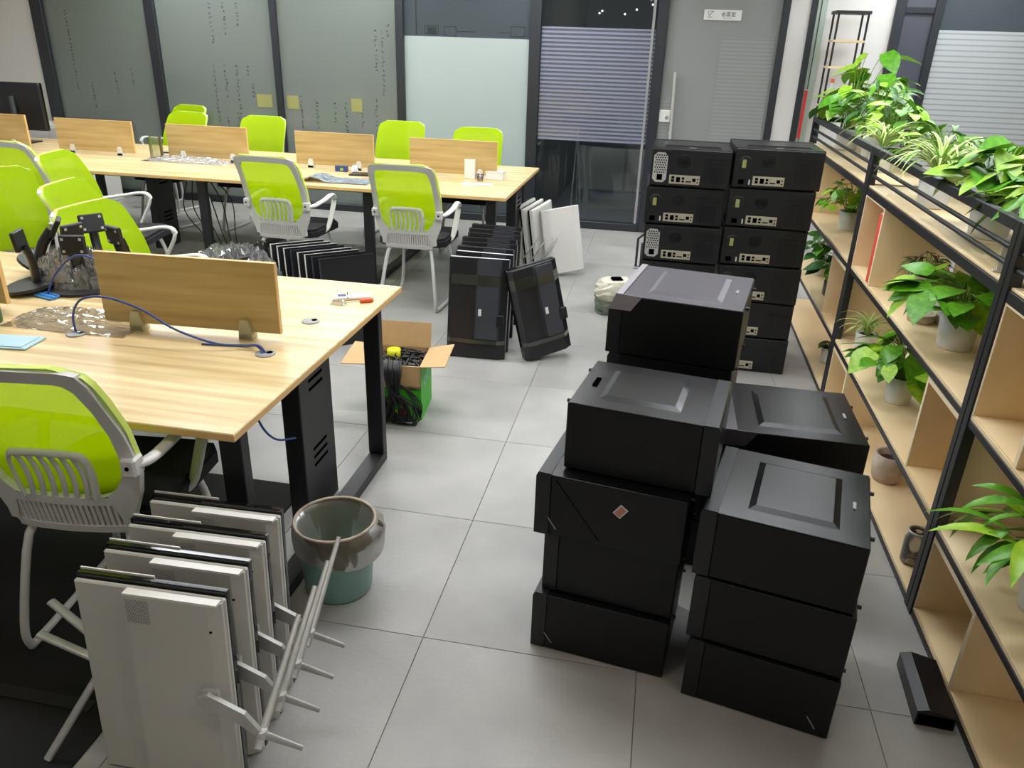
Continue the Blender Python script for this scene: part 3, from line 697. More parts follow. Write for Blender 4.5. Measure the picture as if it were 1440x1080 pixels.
# row of thin dark screens behind the nearest desk
ordt=('leftmost','second from left','third from left','fourth from left','fifth from left','sixth from left','seventh from left','rightmost')
for k in range(8):
    x=-2.20+.062*k; y=4.50-.035*k
    mw=Matrix.Translation((x,y,0))@Matrix.Rotation(.72,4,'Z')@Matrix.Rotation(-.10,4,'X')
    t=thing('flat_screen','%s dark screen panel in the wrapped row behind the nearest desk'%ordt[k],'screen',mw=mw,group='dark screens standing behind the nearest desk')
    B(-.17,.17,-.004,.010,0,.545,c=.002).build('panel','mon_black',t)
    e=MB(); e.box(-.172,-.168,-.006,.012,0,.547); e.box(-.17,.17,-.006,-.002 ,.545,.548)
    e.build('edge','mon_bright' if k in(0,1,2,4,5) else 'mon_strip',t)
tp=MB()
def wrapband(u,v): 
    rr=random.Random(int(u*97)*131+int(v*31)); return (-.20+.60*u+rr.uniform(-.01,.01),-.30*u-.06+rr.uniform(-.012,.012),.30+.12*v)
# ================================================================ BIN
t=thing('waste_bin','pale green round waste bin with a bag folded over its rim','bin',(-.955,2.045,0))
MB().lathe([(.0,.001),(.108,.001),(.114,.012),(.131,.262),(.134,.268),(.129,.266),(.110,.014),(.0,.012)],36).build('bucket','bin_green',t)
def bagfn(u,v):
    th=2*PI*u; rr=random.Random(int(u*72)%72*17+int(v*10)); j=rr.uniform(-1,1)
    prof=[(.104,.10),(.110,.18),(.122,.25),(.133,.277),(.139,.270),(.142,.25),(.143,.225),(.141,.205),(.140,.190),(.139,.178)]
    i=min(int(v*9+.5),9); r,z=prof[i]
    amp=0 if i in(3,) else (.0025 if i<4 else .004); sag=(.022*max(0,math.cos(th-0.3)) if i>4 else 0)
    r=r+amp*j+sag; z=z+(.006*j if i>5 else 0)-(.02*math.sin(th*1.0-1.0)**2 if i>6 else 0)
    return (r*math.cos(th),r*math.sin(th),z)
MB().grid(bagfn,72,9).build('bin_bag','bin_bag',t)
MB().tube([(.134*math.cos(a),.134*math.sin(a),.274) for a in [2*PI*k/36 for k in range(36)]],.0055,6,closed=True).build('rim_fold','pot_concrete',t)
MB().tube([(.139,.03,.264),(.150,.032,.25),(.150,.02,.22),(.143,.005,.195)],.010,7,sub=3,ry=.014).build('bag_knot','bin_bag',t)
# ================================================================ CARDBOARD BOX WITH CABLES
t=thing('cardboard_box','open green and brown cardboard box full of black cables beside the desk leg','box',(-1.20,3.46,0),.10)
w_,d_,h_=.135,.135,.29
wl=MB(); wl.box(-w_,w_,-d_,-d_+.006,0,h_); wl.box(-w_,w_,d_-.006,d_,0,h_); wl.box(-w_,-w_+.006,-d_,d_,0,h_); wl.box(w_-.006,w_,-d_,d_,0,h_); wl.box(-w_,w_,-d_,d_,0,.006); wl.build('walls','cardboard',t)
gp=MB(); gp.box(w_,w_+.0012,-d_,d_,0,h_-.002); gp.box(-w_,w_,-d_-.0012,-d_,0,h_-.12); gp.box(-w_-.0012,-w_,-d_,d_,0,h_-.06); gp.build('green_print','box_green',t)
B(-w_-.001,w_+.0005,-d_-.0025,-d_-.001,h_-.125,h_-.105).build('packing_tape','tape',t)
text('Cen',.07,'lettering','pale_blue',t,Matrix.Translation((w_+.0018,-.06,.15))@Matrix.Rotation(PI/2,4,'Z')@RX@Matrix.Rotation(.35,4,'Z'),align='LEFT')
B(.02,.06,-d_-.0024,-d_-.0012,.02,.06).build('fruit_print','red',t); B(-.0,.03,-d_-.0022,-d_-.0012,.015,.05).build('fruit_print','yellow',t)
def flap(name,pts,th=.004):
    b=MB(); n_=(Vector(pts[1])-Vector(pts[0])).cross(Vector(pts[2])-Vector(pts[0])).normalized()*th
    b.add([Vector(p) for p in pts]+[Vector(p)+n_ for p in pts],[(0,1,2,3),(7,6,5,4),(0,4,5,1),(1,5,6,2),(2,6,7,3),(3,7,4,0)]); b.build(name,'cardboard',t)
flap('flap',[(w_,-d_,h_),(w_,d_,h_),(w_+.125,d_-.01,h_+.03),(w_+.12,-d_+.0,h_+.01)])
flap('flap',[(-w_,d_,h_),(w_,d_,h_),(w_,d_+.04,h_+.12),(-w_,d_+.04,h_+.12)])
flap('flap',[(-w_,d_,h_),(-w_,-d_,h_),(-w_-.13,-d_+.0,h_-.005),(-w_-.13,d_,h_+.01)])
MB().lathe([(.0,0),(.035,0),(.035,.06),(0,.062)],16).build('tape_roll','yellow',t,loc=(-.045,.07,.235))
rc=random.Random(11)
cb=MB()
for k in range(46):
    a=Vector((rc.uniform(-.11,.11),rc.uniform(-.11,.11),rc.uniform(.22,.265)))
    pts=[a]
    for q in range(4): pts.append(Vector((max(-.12,min(.12,pts[-1].x+rc.uniform(-.08,.08))),max(-.12,min(.12,pts[-1].y+rc.uniform(-.08,.08))),max(.2,min(.285,pts[-1].z+rc.uniform(-.03,.03))))))
    cb.tube(pts,.0045,5,sub=3)
for k in range(10):
    a=rc.uniform(-.1,.1);c=rc.uniform(-.1,.1); cb.box(a,a+.035,c,c+.025,.25,.28,c=.003)
o=tag(cb.build('cable_heap','cable_black',None,(-1.20,3.46,0),.10),'tangle of black cables and plugs filling the green cardboard box','cables',kind='stuff')
cb=MB()
for k in range(34):
    dx=rc.uniform(-.06,.045); ex=rc.uniform(-.07,.08); ez=rc.uniform(.012,.11)
    cb.tube([(-.02+dx,-.05,.27),(-.01+dx,-.10,.30),(.0+dx,-.15-rc.uniform(0,.01),.27),(.01+dx*.6,-.165-rc.uniform(0,.02),.17),(.03+ex,-.175-rc.uniform(0,.03),ez+.02),(.02+ex*1.3,-.19-rc.uniform(0,.03),ez*.3+.008),(-.05+ex,-.185,ez*.4+.01),(-.06+ex*.5,-.17,.12+dx)],.0038,5,sub=4)
for k in range(5): cb.tube([(.04,-.16,.2),(.10+.01*k,-.17,.12),(.135,-.18-.004*k,.03),(.08,-.2,.006),(.0,-.19,.006)],.003,5,sub=4)
tag(cb.build('cable_bundle','cable_black',None,(-1.20,3.46,0),.10),'bundle of black cables spilling over the front of the green box','cables',kind='stuff')
# ================================================================ BAG / odd floor bits
t=thing('paper_bag','crumpled cream and grey-green bag on the floor behind the tall case stack','bag',(-.235,5.36,0),.3)
bg=MB(); 
def bgf(sc_,z0,z1,seed,m):
    rr=random.Random(seed); b=MB(); n_=14; rings=[]
    for k in range(7):
        z=z0+(z1-z0)*k/6; s=sc_(k/6); rings.append([(s*.13*math.copysign(abs(math.cos(a))**.6,math.cos(a))+rr.uniform(-.008,.008),s*.12*math.copysign(abs(math.sin(a))**.6,math.sin(a))+rr.uniform(-.008,.008),z+rr.uniform(-.006,.006)*(k>0)) for a in [2*PI*q/n_ for q in range(n_)]])
    V=[p for r in rings for p in r]; F=[(i*n_+k,i*n_+(k+1)%n_,(i+1)*n_+(k+1)%n_,(i+1)*n_+k) for i in range(6) for k in range(n_)]
    b.add(V,F); b.add(rings[0],[tuple(range(n_))[::-1]]); b.add(rings[-1],[tuple(range(n_))]); return b.build(m[0],m[1],t)
bgf(lambda u:1.0+.05*u,0.002,.11,3,('lower_part','bag_green')); bgf(lambda u:1.05+.12*math.sin(u*PI*.8)-.35*u*u,.11,.23,4,('upper_part','bag'))
B(-.03,.05,-.03,.04,.225,.245,c=.008).build('mouth','hole',t)
t=thing('metal_handle','small black metal bracket standing by the foot of the far case tower','bracket',(-.13,6.6,0))
MB().tube([(.07,0,.01),(.0,0,.01),(.0,0,.25),(.07,.02,.31)],.011,4).build('bar','black_metal',t); B(-.02,.10,-.05,.05,0,.01).build('foot','grey_plastic',t)
# ================================================================ DESK STUFF
t=thing('phone_charger','white handset with clear plastic lump on the right end of the nearest desk','phone',(-1.215,2.93,.75),.45)
B(-.075,.075,-.022,.022,0,.018,c=.006).build('body','paper',t); B(-.06,-.025,-.014,.014,.018,.0188).build('display','blue_box',t); MB().tube([(-.02,-.024,.012),(-.018,.024,.022)],.002,5).build('clip','hole',t)
t=thing('screwdriver','screwdriver with orange handle lying beside the white handset','screwdriver',(-1.165,2.885,.75),.55)
MB().tube([(-.0,0,.009),(.055,0,.009)],.009,8).build('handle','orange',t); MB().tube([(-.06,0,.007),(.0,0,.009)],.0022,6).build('shaft','chrome',t)
def crumple(name,label,cx,cy,z,sx,sy,h,seed,m='wrap',n_=26,cat='plastic wrap'):
    rr=random.Random(seed); 
    def fn(u,v):
        r=math.hypot(2*u-1,2*v-1); e=max(0,1-r**2)
        return ((u-.5)*sx+rr.uniform(-1,1)*sx/n_*.5,(v-.5)*sy+rr.uniform(-1,1)*sy/n_*.5,.002+h*e**.5*rr.uniform(.55,1) if e>0 else .002)
    b=MB().grid(fn,n_,n_,smooth=False); return tag(b.build(name,m,None,(cx,cy,z)),label,cat)
crumple('plastic_film','crumpled clear plastic film around the left grommet of the nearest desk',-2.07,2.38,.75,.50,.22,.045,1)
crumple('plastic_film','small clear plastic lump beside the white handset',-1.245,2.855,.75,.06,.05,.022,2,n_=10)
def grommet(x,y,label):
    t=thing('cable_grommet',label,'grommet',(x,y,.75)); MB().lathe([(.0,0),(.034,0),(.034,.003),(.03,.005),(0,.005)],24).build('ring','grey_plastic',t); MB().lathe([(0,.005),(.011,.005),(.011,.0062),(0,.0062)],12).build('opening','hole',t,loc=(.012,.008,0))
grommet(-2.0,2.27,'grey cable grommet with the blue cable at its left, by the plastic film'); grommet(-1.27,2.27,'grey cable grommet where two blue cables meet, near the desk end'); grommet(-1.262,2.62,'empty grey cable grommet near the far edge of the nearest desk')
def cable(name,label,pts,r,m): return tag(MB().tube(pts,r,8,sub=8).build(name,m),label,'cable')
cable('network_cable','dark blue cable arching from the left grommet to the right one on the nearest desk',[(-2.0,2.27,.757),(-2.005,2.28,.82),(-1.95,2.27,.885),(-1.84,2.26,.905),(-1.70,2.25,.875),(-1.58,2.24,.82),(-1.45,2.26,.775),(-1.36,2.29,.765),(-1.30,2.28,.775),(-1.27,2.27,.757)],.0042,'cable_blue')
cable('network_cable','short blue cable lying flat beside the right grommet',[(-1.52,2.29,.7545),(-1.44,2.30,.7545),(-1.36,2.31,.756),(-1.31,2.29,.768),(-1.275,2.262,.757)],.0038,'cable_blue')
cable('network_cable','light blue cable arching up behind the divider from the cyan plug',[(-2.40,2.62,.762),(-2.36,2.62,.83),(-2.29,2.62,.90),(-2.22,2.62,.935),(-2.15,2.62,.92),(-2.09,2.62,.86),(-2.05,2.62,.757)],.0042,'cable_blue')
cable('network_cable','dark blue cable hanging below the nearest desk by the riser',[(-1.28,2.15,.7),(-1.26,2.16,.55),(-1.24,2.22,.45),(-1.22,2.33,.40)],.004,'cable_blue')
t=thing('cable_tie_bundle','cyan plastic plugs at the end of the light blue cable','plug',(-2.39,2.60,.75),-.3)
for k in range(4): B(-.06+.004*k,.05,-.02+.012*k,-.011+.012*k,.001+.003*(k%2),.012+.003*(k%2),c=.003).build('plug','cable_cyan',t)
t=thing('cloth','pale blue folded sheet at the left edge of the nearest desk','sheet',(-2.13,2.14,.75),.12); B(-.14,.07,-.06,.06,.001,.006,c=.001).build('lower_layer','pale_blue',t); B(-.13,.05,-.05,.055,.006,.009,c=.001).build('upper_layer','pale_blue',t)
t=thing('glass_bottle','dark teal bottle cut off by the left edge of the picture','bottle',(-2.375,2.30,.75)); MB().lathe([(0,0),(.036,0),(.038,.01),(.038,.12),(.016,.16),(.016,.19)],20).build('body','leaf_dark',t); MB().lathe([(.018,.19),(.018,.21),(0,.212)],14).build('cap','hole',t)
t=thing('chip_heap','tiny red and dark offcuts in the plastic film','offcuts',(-1.99,2.50,.75)); cb=MB()
for k in range(40): a=rc.uniform(-.06,.06);c=rc.uniform(-.018,.018); cb.box(a,a+.008,c,c+.004,.001+.002*(k%3),.004+.002*(k%3))
o=cb.build('offcut','red',t); o['kind']='stuff'
# heap of monitor stands (left) on nearest desk
def mstand(x,y,z,rot,tilt,label,grp):
    t=thing('monitor_stand',label,'monitor stand',mw=Matrix.Translation((x,y,z))@Matrix.Rotation(rot,4,'Z')@Matrix.Rotation(tilt,4,'X'),group=grp)
    MB().prism([(.13*math.cos(a),.10*math.sin(a)) for a in [2*PI*k/24 for k in range(24)]],0,.012).build('base','cable_black',t)
    MB().tube([(0,.02,.012),(0,.03,.10),(0,.02,.17)],.028,8,ry=.014,sub=3).build('neck','case_bezel',t)
    b=B(-.05,.05,.0,.02,.15,.23,c=.004).build('bracket','cable_black',t)
    for sx in (-.035,.035):
        for sz in (.165,.215): B(sx-.005,sx+.005,-.002,0,sz-.005,sz+.005).build('bolt','chrome',b)
HG='black monitor stands heaped on the nearest desk'
mstand(-2.33,2.72,.751,.3,0,'flat-lying black monitor stand at the front of the heap on the nearest desk',HG)
mstand(-2.24,2.88,.765,-.4,.10,'black monitor stand at the right of the wrapped heap on the nearest desk',HG)
mstand(-2.45,2.86,.766,1.3,.15,'black monitor stand at the back of the wrapped heap on the nearest desk',HG)
mstand(-2.52,2.68,.768,-1.2,.12,'black monitor stand at the left of the wrapped heap on the nearest desk',HG)
crumple('plastic_film','crinkled clear film over the black monitor stands on the nearest desk',-2.40,2.82,.76,.42,.28,.16,9,n_=40)
mstand(-2.62,2.86,.79,2.2,.5,'tipped black monitor stand at the far left of the heap on the nearest desk',HG)
mstand(-2.36,2.92,.80,.9,-.35,'black monitor stand leaning back at the rear right of the heap on the nearest desk',HG)
# heap of wrapped stands on floor behind the desk: on a low carton
HG='wrapped black monitor stands behind the nearest desk'
for k,(x,y,r) in enumerate(((-2.62,4.34,.3),(-2.38,4.12,1.1),(-2.48,4.52,-.6))):
    t=thing('carton','dark carton under the wrapped stands behind the nearest desk, %s'%('left','right','rear')[k],'carton',(x,y,0),r); B(-.11,.11,-.09,.09,0,.30,c=.003).build('body','room_dark',t); B(-.11,-.0,-.09,.09,.30,.304).build('flap','room_dark',t); B(.002,.11,-.09,.09,.30,.304).build('flap','room_dark',t)
    mstand(x,y,.306,r,0.0,'wrapped black monitor stand %s behind the wooden divider'%('at the left','at the right','at the rear')[k],HG)
crumple('plastic_film','shiny clear film over the black stands behind the wooden divider',-2.52,4.22,.33,.60,.55,.27,12,n_=40)
# glass-wall desk stuff
t=thing('white_box','tall white box standing on end at the right of the glass-wall desk','box',(-1.478,6.10,.75),-.1); B(-.043,.043,-.03,.03,0,.145,c=.003).build('body','paper',t); B(-.043,.043,-.03,.03,.1455,.1475,c=.001).build('lid','label_white',t)
t=thing('white_box','long low white box beside the tall white one','box',(-1.30,6.13,.75),-.12); B(-.092,.092,-.045,.045,0,.062,c=.003).build('body','paper',t); B(-.0925,.0925,-.0455,.0455,.045,.067,c=.002).build('lid','label_white',t)
t=thing('clear_cup','small clear plastic cup in front of the white boxes','cup',(-1.375,5.99,.75)); MB().lathe([(0,0),(.022,0),(.03,.055),(.028,.055),(.02,.003),(0,.003)],16).build('body','jar',t)
t=thing('paper_sheet','loose white sheets in front of the white boxes','paper',(-1.36,5.83,.75),.15); B(-.12,.10,-.05,.06,.0005,.0025).build('sheet','paper',t); B(-.07,.12,-.06,.03,.0028,.004).build('sheet','label_white',t)
t=thing('magazine','curled magazine lying at the edge of the glass-wall desk','magazine',(-2.33,5.62,.75),.05)
def mg(u,v): return (-.32+.52*u,-.13+.24*v,.002+.035*max(0,math.sin(min(1,u*2.6)*PI))*(1-.2*v)+.004)
MB().grid(mg,20,6).build('cover','magazine',t); MB().grid(lambda u,v:(mg(u,v)[0],mg(u,v)[1],mg(u,v)[2]-.003),20,6).build('pages','paper',t)
t=thing('blue_box','small blue box beside the white knob on the glass-wall desk','box',(-2.53,6.03,.75)); B(-.05,.05,-.02,.02,0,.045,c=.002).build('body','blue_box',t); B(-.005,.02,-.0205,-.02,.01,.03).build('label','leaf_light',t)
t=thing('lamp_knob','white rounded plug beside the small blue box','plug',(-2.40,5.98,.75)); MB().lathe([(0,0),(.026,0),(.028,.03),(.018,.06),(0,.065)],14).build('body','paper',t); MB().lathe([(.01,.06),(.01,.07),(0,.071)],8).build('tip','grey_plastic',t)
t=thing('black_tray','flat black tray with edge strip behind the magazine','tray',(-2.28,5.93,.75),.1); B(-.13,.13,-.06,.06,0,.012,c=.003).build('base','cable_black',t); B(-.12,.12,-.05,.05,.012,.014).build('lid','case_bezel',t)
t=thing('stapler','cyan and black stapler at the back of the glass-wall desk','stapler',(-2.08,6.22,.75),.1); B(-.06,.06,-.015,.015,0,.012,c=.002).build('base','cable_cyan',t); MB().prism([(-.02,.012),(.03,.012),(.02,.04),(.01,.03)],-.01,.01,'y').build('top','cable_black',t)
crumple('plastic_film','white crinkled packaging lying along the glass-wall desk',-3.88,6.02,.75,.75,.18,.05,21,'wrap_white',34)
t=thing('packaging_box','clear tall plastic packaging standing before a divider','packaging',(-4.16,6.02,.75),.2); bx=MB()
for a in ((-.045,.045,-.03,-.027),(-.045,.045,.027,.03),(-.045,-.042,-.03,.03),(.042,.045,-.03,.03)): bx.box(*a,0,.19)
bx.build('sleeve','tape',t); B(-.04,.04,-.025,.025,.001,.03).build('insert','paper',t)
t=thing('dark_folder','small dark folder lying on the far half of the glass-wall desk','folder',(-4.25,6.45,.75),.2); B(-.12,.12,-.05,.05,0,.012,c=.002).build('cover','case_bezel',t); B(-.115,.118,-.045,.045,.012,.014).build('page','grey_plastic',t)
# desktop monitor far left
t=thing('desktop_monitor','black desktop monitor on a slanted stand at the far left, seen from behind','monitor',(-5.80,6.62,.75),.05)
B(-.42,.13,.01,.03,.10,.52,c=.004).build('screen','screen_glass',t); B(-.42,.13,-.02,.012,.10,.52,c=.012).build('back_cover','mon_black',t)
MB().tube([(-.16,-.03,.40),(-.14,-.06,.2),(-.10,-.10,.012)],.03,8,ry=.012,sub=3).build('neck','mon_black',t); B(-.25,.05,-.2,.0,0,.012,c=.004).build('base','mon_black',t)
t=thing('white_cabinet','low white cabinet behind the desktop monitor','cabinet',(-6.35,7.62,0)); B(-.45,.45,-.2,.2,0,.80,c=.004).build('body','mon_bright',t); 
for s in (-1,1): dd=B(s*.225-.22,s*.225+.22,-.212,-.2,.02,.78,c=.002).build('door','label_white',t); B(s*.06-.004,s*.06+.004,-.222,-.212,.4,.5).build('handle','chrome',dd)
# cables below glass-wall desk
cb=MB()
for k in range(6): cb.tube([(-3.9+.05*k,6.0,.62),(-3.95+.09*k,5.98,.35+.02*k),(-3.7+.05*k,5.9,.12),(-3.6+.07*k,5.8,.008)],.005,5,sub=5)
tag(cb.build('power_cables','cable_black'),'loose black cables hanging beneath the glass-wall desk','cables',kind='stuff')
# forked stand, then an added sheet darkening the floor at the left bottom
t=thing('monitor_stand','silver forked stand poking out at the left of the nearest white monitor','monitor stand',(-1.35,1.36,0))
b=MB(); b.tube([(.05,.02,.22),(-.19,.09,.30)],.013,6,ry=.006,up=(0,0,1)); b.tube([(.05,.0,.20),(-.16,-.0,.27)],.014,6,ry=.006,up=(0,0,1)); b.build('fork','stand_silver',t)
MB().tube([(.04,.01,.23),(-.065,-.16,.006)],.011,6,ry=.006,up=(0,1,0)).build('leg','stand_silver',t); MB().tube([(.05,.02,.21),(.03,.10,.006)],.010,6).build('leg','stand_silver',t)
t=thing('floor_darkener','made-up flat black sheet darkening the floor under the nearest chair, bottom left corner','sheet',(0,0,0))
B(-2.75,-1.34,.45,2.62,.0,.004,c=.001).build('sheet','darkener_black',t); B(-2.6,-1.42,1.36,1.40,.004,.007).build('darkener_strip','cable_black',t)  # sheet and strip are added, standing in for a very dark floor area
t=thing('case_cover','dark grey metal cover lying on the floor against the right shelf','case cover',(.935,1.95,0),-.05)
MB().prism([(-.05,0),(.055,0),(.055,.045),(-.02,.06),(-.05,.05)],-.12,.12,'y').build('shell','case_bezel',t); B(-.045,.05,-.1215,-.12,.005,.042).build('front_panel','hole',t)
# ================================================================ BOOKSHELF
SX0,SX1=1.0,1.36; PY=[.62,2.37,4.14,5.93]; ZL=[.03,.357,.757,1.165]
sh_lab=('black-framed wooden shelf unit at the right picture edge','black-framed wooden shelf unit holding most of the potted plants','black-framed wooden shelf unit beside the far case tower')
for m in range(3):
    y0,y1=PY[m],PY[m+1]; t=thing('shelf_unit',sh_lab[m],'shelf',(SX0,y0,0),group='shelf units along the aisle'); L=y1-y0; D=SX1-SX0; p=.02
    for x in (0,D-.025):
        for y in (.002,L-.036): B(x-(.004 if x==0 else .006),x+.030,y,y+.034,0,1.345,c=.002).build('post','black_metal',t)
    for k,z in enumerate(ZL):
        for x in (0,D-.022): B(x,x+.022,.036,L-.036,z-(.03 if k<3 else .042),z-.006,c=.002).build('rail','black_metal',t)
        for y in (.002,L-.024): B(.025,D-.025,y,y+.022,z-.03,z-.006,c=.002).build('cross_rail','black_metal',t)
        if k<3: B(.002,D-.002,.004,L-.004,z-.0055,z+.009,c=.001).build('board','shelf_wood',t)
        else: B(.006,D-.006,.03,L-.03,z-.0055,z+.003,c=.001).build('board','shelf_wood',t)
    for x in (0,D-.022): B(x-.003,x+.028,.036,L-.036,1.312,1.345,c=.002).build('top_rail','black_metal',t)
    for y in (.002,L-.024): B(.032,D-.032,y,y+.03,1.312,1.345,c=.002).build('top_rail','black_metal',t)
    for z in (1.215,1.262):
        for x in (.011,D-.011): MB().tube([(x,.027,z),(x,L-.027,z)],.0085,8).build('guard_bar','black_metal',t)
    # wooden boxes: (y0,y1,level) 
    boxes={0:[(1.38,1.72,2),(1.33,1.72,0)],1:[(1.36,1.74,2),(.03,.37,1),(1.38,1.74,0)],2:[(.04,.42,1),(1.38,1.74,2)]}[m]
    for (a,b,lv) in boxes:
        z0=ZL[lv]+.0095; z1=(ZL[lv+1] if lv<3 else 0)-.0315; w=.017
        bx=MB(); bx.box(.004,D-.03,a,a+w,z0,z1,c=.001); bx.box(.004,D-.03,b-w,b,z0,z1,c=.001); bx.box(.004,D-.03,a+w,b-w,z1-w,z1,c=.001); bx.box(.004,D-.03,a+w,b-w,z0,z0+.004); bx.box(D-.044,D-.03,a+w,b-w,z0+.004,z1-w)
        bo=bx.build('box_insert','shelf_wood',t)
        eb=MB(); eb.box(.002,.0045,a,a+w,z0,z1); eb.box(.002,.0045,b-w,b,z0,z1); eb.box(.002,.0045,a+w,b-w,z1-w,z1); eb.build('edge_band','edge_light',bo)
    # partial wooden back panels
    for lv in (0,1,2):
        bp={0:[(.05,.95)],1:[(.4,1.0)],2:[(.05,1.3)]}[lv] if m!=2 else {0:[(.03,1.74)],1:[(.5,1.74)],2:[(.6,1.36)]}[lv]
        for a,b in bp: B(D-.034,D-.024,a,b,ZL[lv]+.0095,ZL[lv+1]-.032).build('back_panel','shelf_wood',t)
t=thing('red_book','thin red book standing inside the wooden box of the upper shelf','book',(1.095,3.756,.772)); 
B(-.092,.12,0,.040,0,.32,c=.001).build('cover','red_book',t); B(-.088,.118,.003,.037,.002,.322).build('pages','paper',t)
t=thing('price_card','small white card clipped on the top rail of the shelf','card',(1.06,2.50,1.17)); B(-.04,.0,-.002,.002,0,.10).build('sheet','label_white',t); B(-.05,.01,-.004,.004,0,.006).build('foot','label_white',t)
# ================================================================ PLANTS
def leaf_mesh(kind,m):
    b=MB(); n_=8
    if kind=='heart':
        P=[(0,0),(.12,.30),(.28,.42),(.45,.42),(.62,.34),(.78,.22),(.9,.10),(1,0)]
        # x along, y half width (width*.?)
        V=[];F=[]
        for (x,y) in P:
            dz=-.22*x*x; V+= [(x-(.10 if 0<x<.2 else 0),-y*.85,dz+.10*y),(x,0,dz),(x-(.10 if 0<x<.2 else 0),y*.85,dz+.10*y)]
        for i in range(len(P)-1): a=i*3; F+=[(a,a+1,a+4,a+3),(a+1,a+2,a+5,a+4)]
        b.add(V,F,True)
    if kind=='lance':
        P=[(0,0),(.15,.07),(.35,.115),(.55,.115),(.75,.085),(.9,.04),(1,0)]
        V=[];F=[]
        for (x,y) in P: dz=.15*math.sin(x*PI*.7)-.25*x*x; V+=[(x,-y,dz+.3*y),(x,0,dz),(x,y,dz+.3*y)]
        for i in range(len(P)-1): a=i*3; F+=[(a,a+1,a+4,a+3),(a+1,a+2,a+5,a+4)]
        b.add(V,F,True)
    if kind=='strap':
        V=[];F=[]; N_=10
        for i in range(N_+1):
            u=i/N_; ang=1.25-u*2.35; 
            x=0;z=0
            for q in range(i): aa=1.25-(q/N_)*2.35; x+=math.cos(aa)/N_; z+=math.sin(aa)/N_
            w_=.022*(1-u**3)+.001
            V+=[(x,-w_,z+.006),(x,-w_*.4,z),(x,w_*.4,z),(x,w_,z+.006)]
        for i in range(N_):
            a=i*4
            for c in range(3): F.append((a+c,a+c+1,a+c+5,a+c+4))
        b.add(V,F,True)
        me=b.mesh('leaf',['leaf_pale',m])
        for p in me.polygons: p.material_index=1 if p.index%3==1 else 0
        return me
    return b.mesh('leaf',m)
LM={(k,m):leaf_mesh(k,m) for k in ('heart','lance') for m in ('leaf','leaf_light','leaf_dark','leaf_red')}
LM[('strap','leaf_light')]=leaf_mesh('strap','leaf_light'); LM[('strap','leaf')]=leaf_mesh('strap','leaf')
def pot(t,r,h,style):
    if style=='ribbed':
        MB().lathe([(0,.0005),(r*.80,.0005),(r*.82,.004),(r,h),(r*.94,h),(r*.90,h-.014),(0,h-.016)],48,rib=.012).build('pot','pot_white',t)
    elif style=='smooth': MB().lathe([(0,.0005),(r*.86,.0005),(r*.88,.004),(r,h-.004),(r,h),(r*.93,h),(r*.90,h-.014),(0,h-.016)],32).build('pot','pot_white',t)
    elif style=='concrete': MB().lathe([(0,.0005),(r*.80,.0005),(r*.92,.02),(r,h*.5),(r*.98,h),(r*.80,h),(r*.78,h-.03),(0,h-.032)],32).build('pot','pot_concrete',t)
    elif style=='jar':
        MB().lathe([(0,.0005),(r*.9,.0005),(r,.01),(r,h-.02),(r*.85,h),(r*.82,h),(r*.95,h-.02),(r*.95,.006),(0,.006)],28).build('pot','jar',t)
        MB().lathe([(0,.0065),(r*.93,.0065),(r*.93,h*.5),(0,h*.5)],20).build('water','water',t); return
    hh=h-.0155 if style!='concrete' else h-.0315
    MB().lathe([(r*.8,hh),(r*.7,hh+.006),(0,hh+.008)],24).build('soil','soil',t)
GREENS={'leaf':['leaf','leaf','leaf_light'],'light':['leaf_light','leaf','leaf_light'],'dark':['leaf_dark','leaf_dark','leaf'],'red':['leaf_red','leaf_dark','leaf_red']}
def plant(label,x,y,z,r,h,style,kind,nl,spread,height,lsize,col='leaf',seed=0,name='potted_plant',group='potted plants on the shelves',bias=(0,0),clamp=None):
    rr=random.Random(seed+100); t=thing(name,label,'plant',(x,y,z),0,group); 
    if style: pot(t,r,h,style)
    stm=MB(); top=h
    nl=int(nl*1.6)
    for k in range(nl):
        a=2*PI*k/nl*2.4+rr.uniform(-.4,.4); q=(k+.5)/nl
        if kind=='strap':
            s=lsize*rr.uniform(.7,1.15); up=rr.uniform(-.15,.35)
            mw=Matrix.Translation((rr.uniform(-.012,.012),rr.uniform(-.012,.012),top-.01))@Matrix.Rotation(a,4,'Z')@Matrix.Rotation(-up,4,'Y')@Matrix.Scale(s,4)
            put('leaf',LM[('strap',rr.choice(('leaf_light','leaf_light','leaf')))],t,mw=mw)
            continue
        rad=spread*math.sqrt(rr.uniform(.02,1)); hz=top+height*(1-.55*(rad/spread)**2)*rr.uniform(.45,1.0)
        px=rad*math.cos(a)+bias[0]*(hz-top); py=rad*math.sin(a)+bias[1]*(hz-top)
        if clamp:
            px=max(clamp[0],min(clamp[1],px)); hz=min(hz,clamp[2])
            if len(clamp)>3: py=max(clamp[3],min(clamp[4],py))
        base=Vector((rr.uniform(-.4,.4)*r,rr.uniform(-.4,.4)*r,top-.012)); tip=Vector((px,py,hz))
        mid=(base+tip)/2+Vector((0,0,.25*(tip-base).length))
        stm.tube([base,mid,tip],.0018 if lsize<.1 else .0026,4,sub=3)
        s=lsize*rr.uniform(.7,1.2); pitch=rr.uniform(-.2,.75)
        mw=Matrix.Translation(tip)@Matrix.Rotation(a+rr.uniform(-.6,.6),4,'Z')@Matrix.Rotation(pitch,4,'Y')@Matrix.Rotation(rr.uniform(-.5,.5),4,'X')@Matrix.Scale(s,4)
        put('leaf',LM[(kind,rr.choice(GREENS[col]))],t,mw=mw)
    if stm.v: stm.build('stems','stem',t)
    return t
S0=.0095; T3=1.169
plant('large trailing plant with big bright leaves at the far end of the shelf top',1.18,5.62,T3,.075,.13,'smooth','heart',34,.22,.50,.16,'light',1,bias=(.2,0))
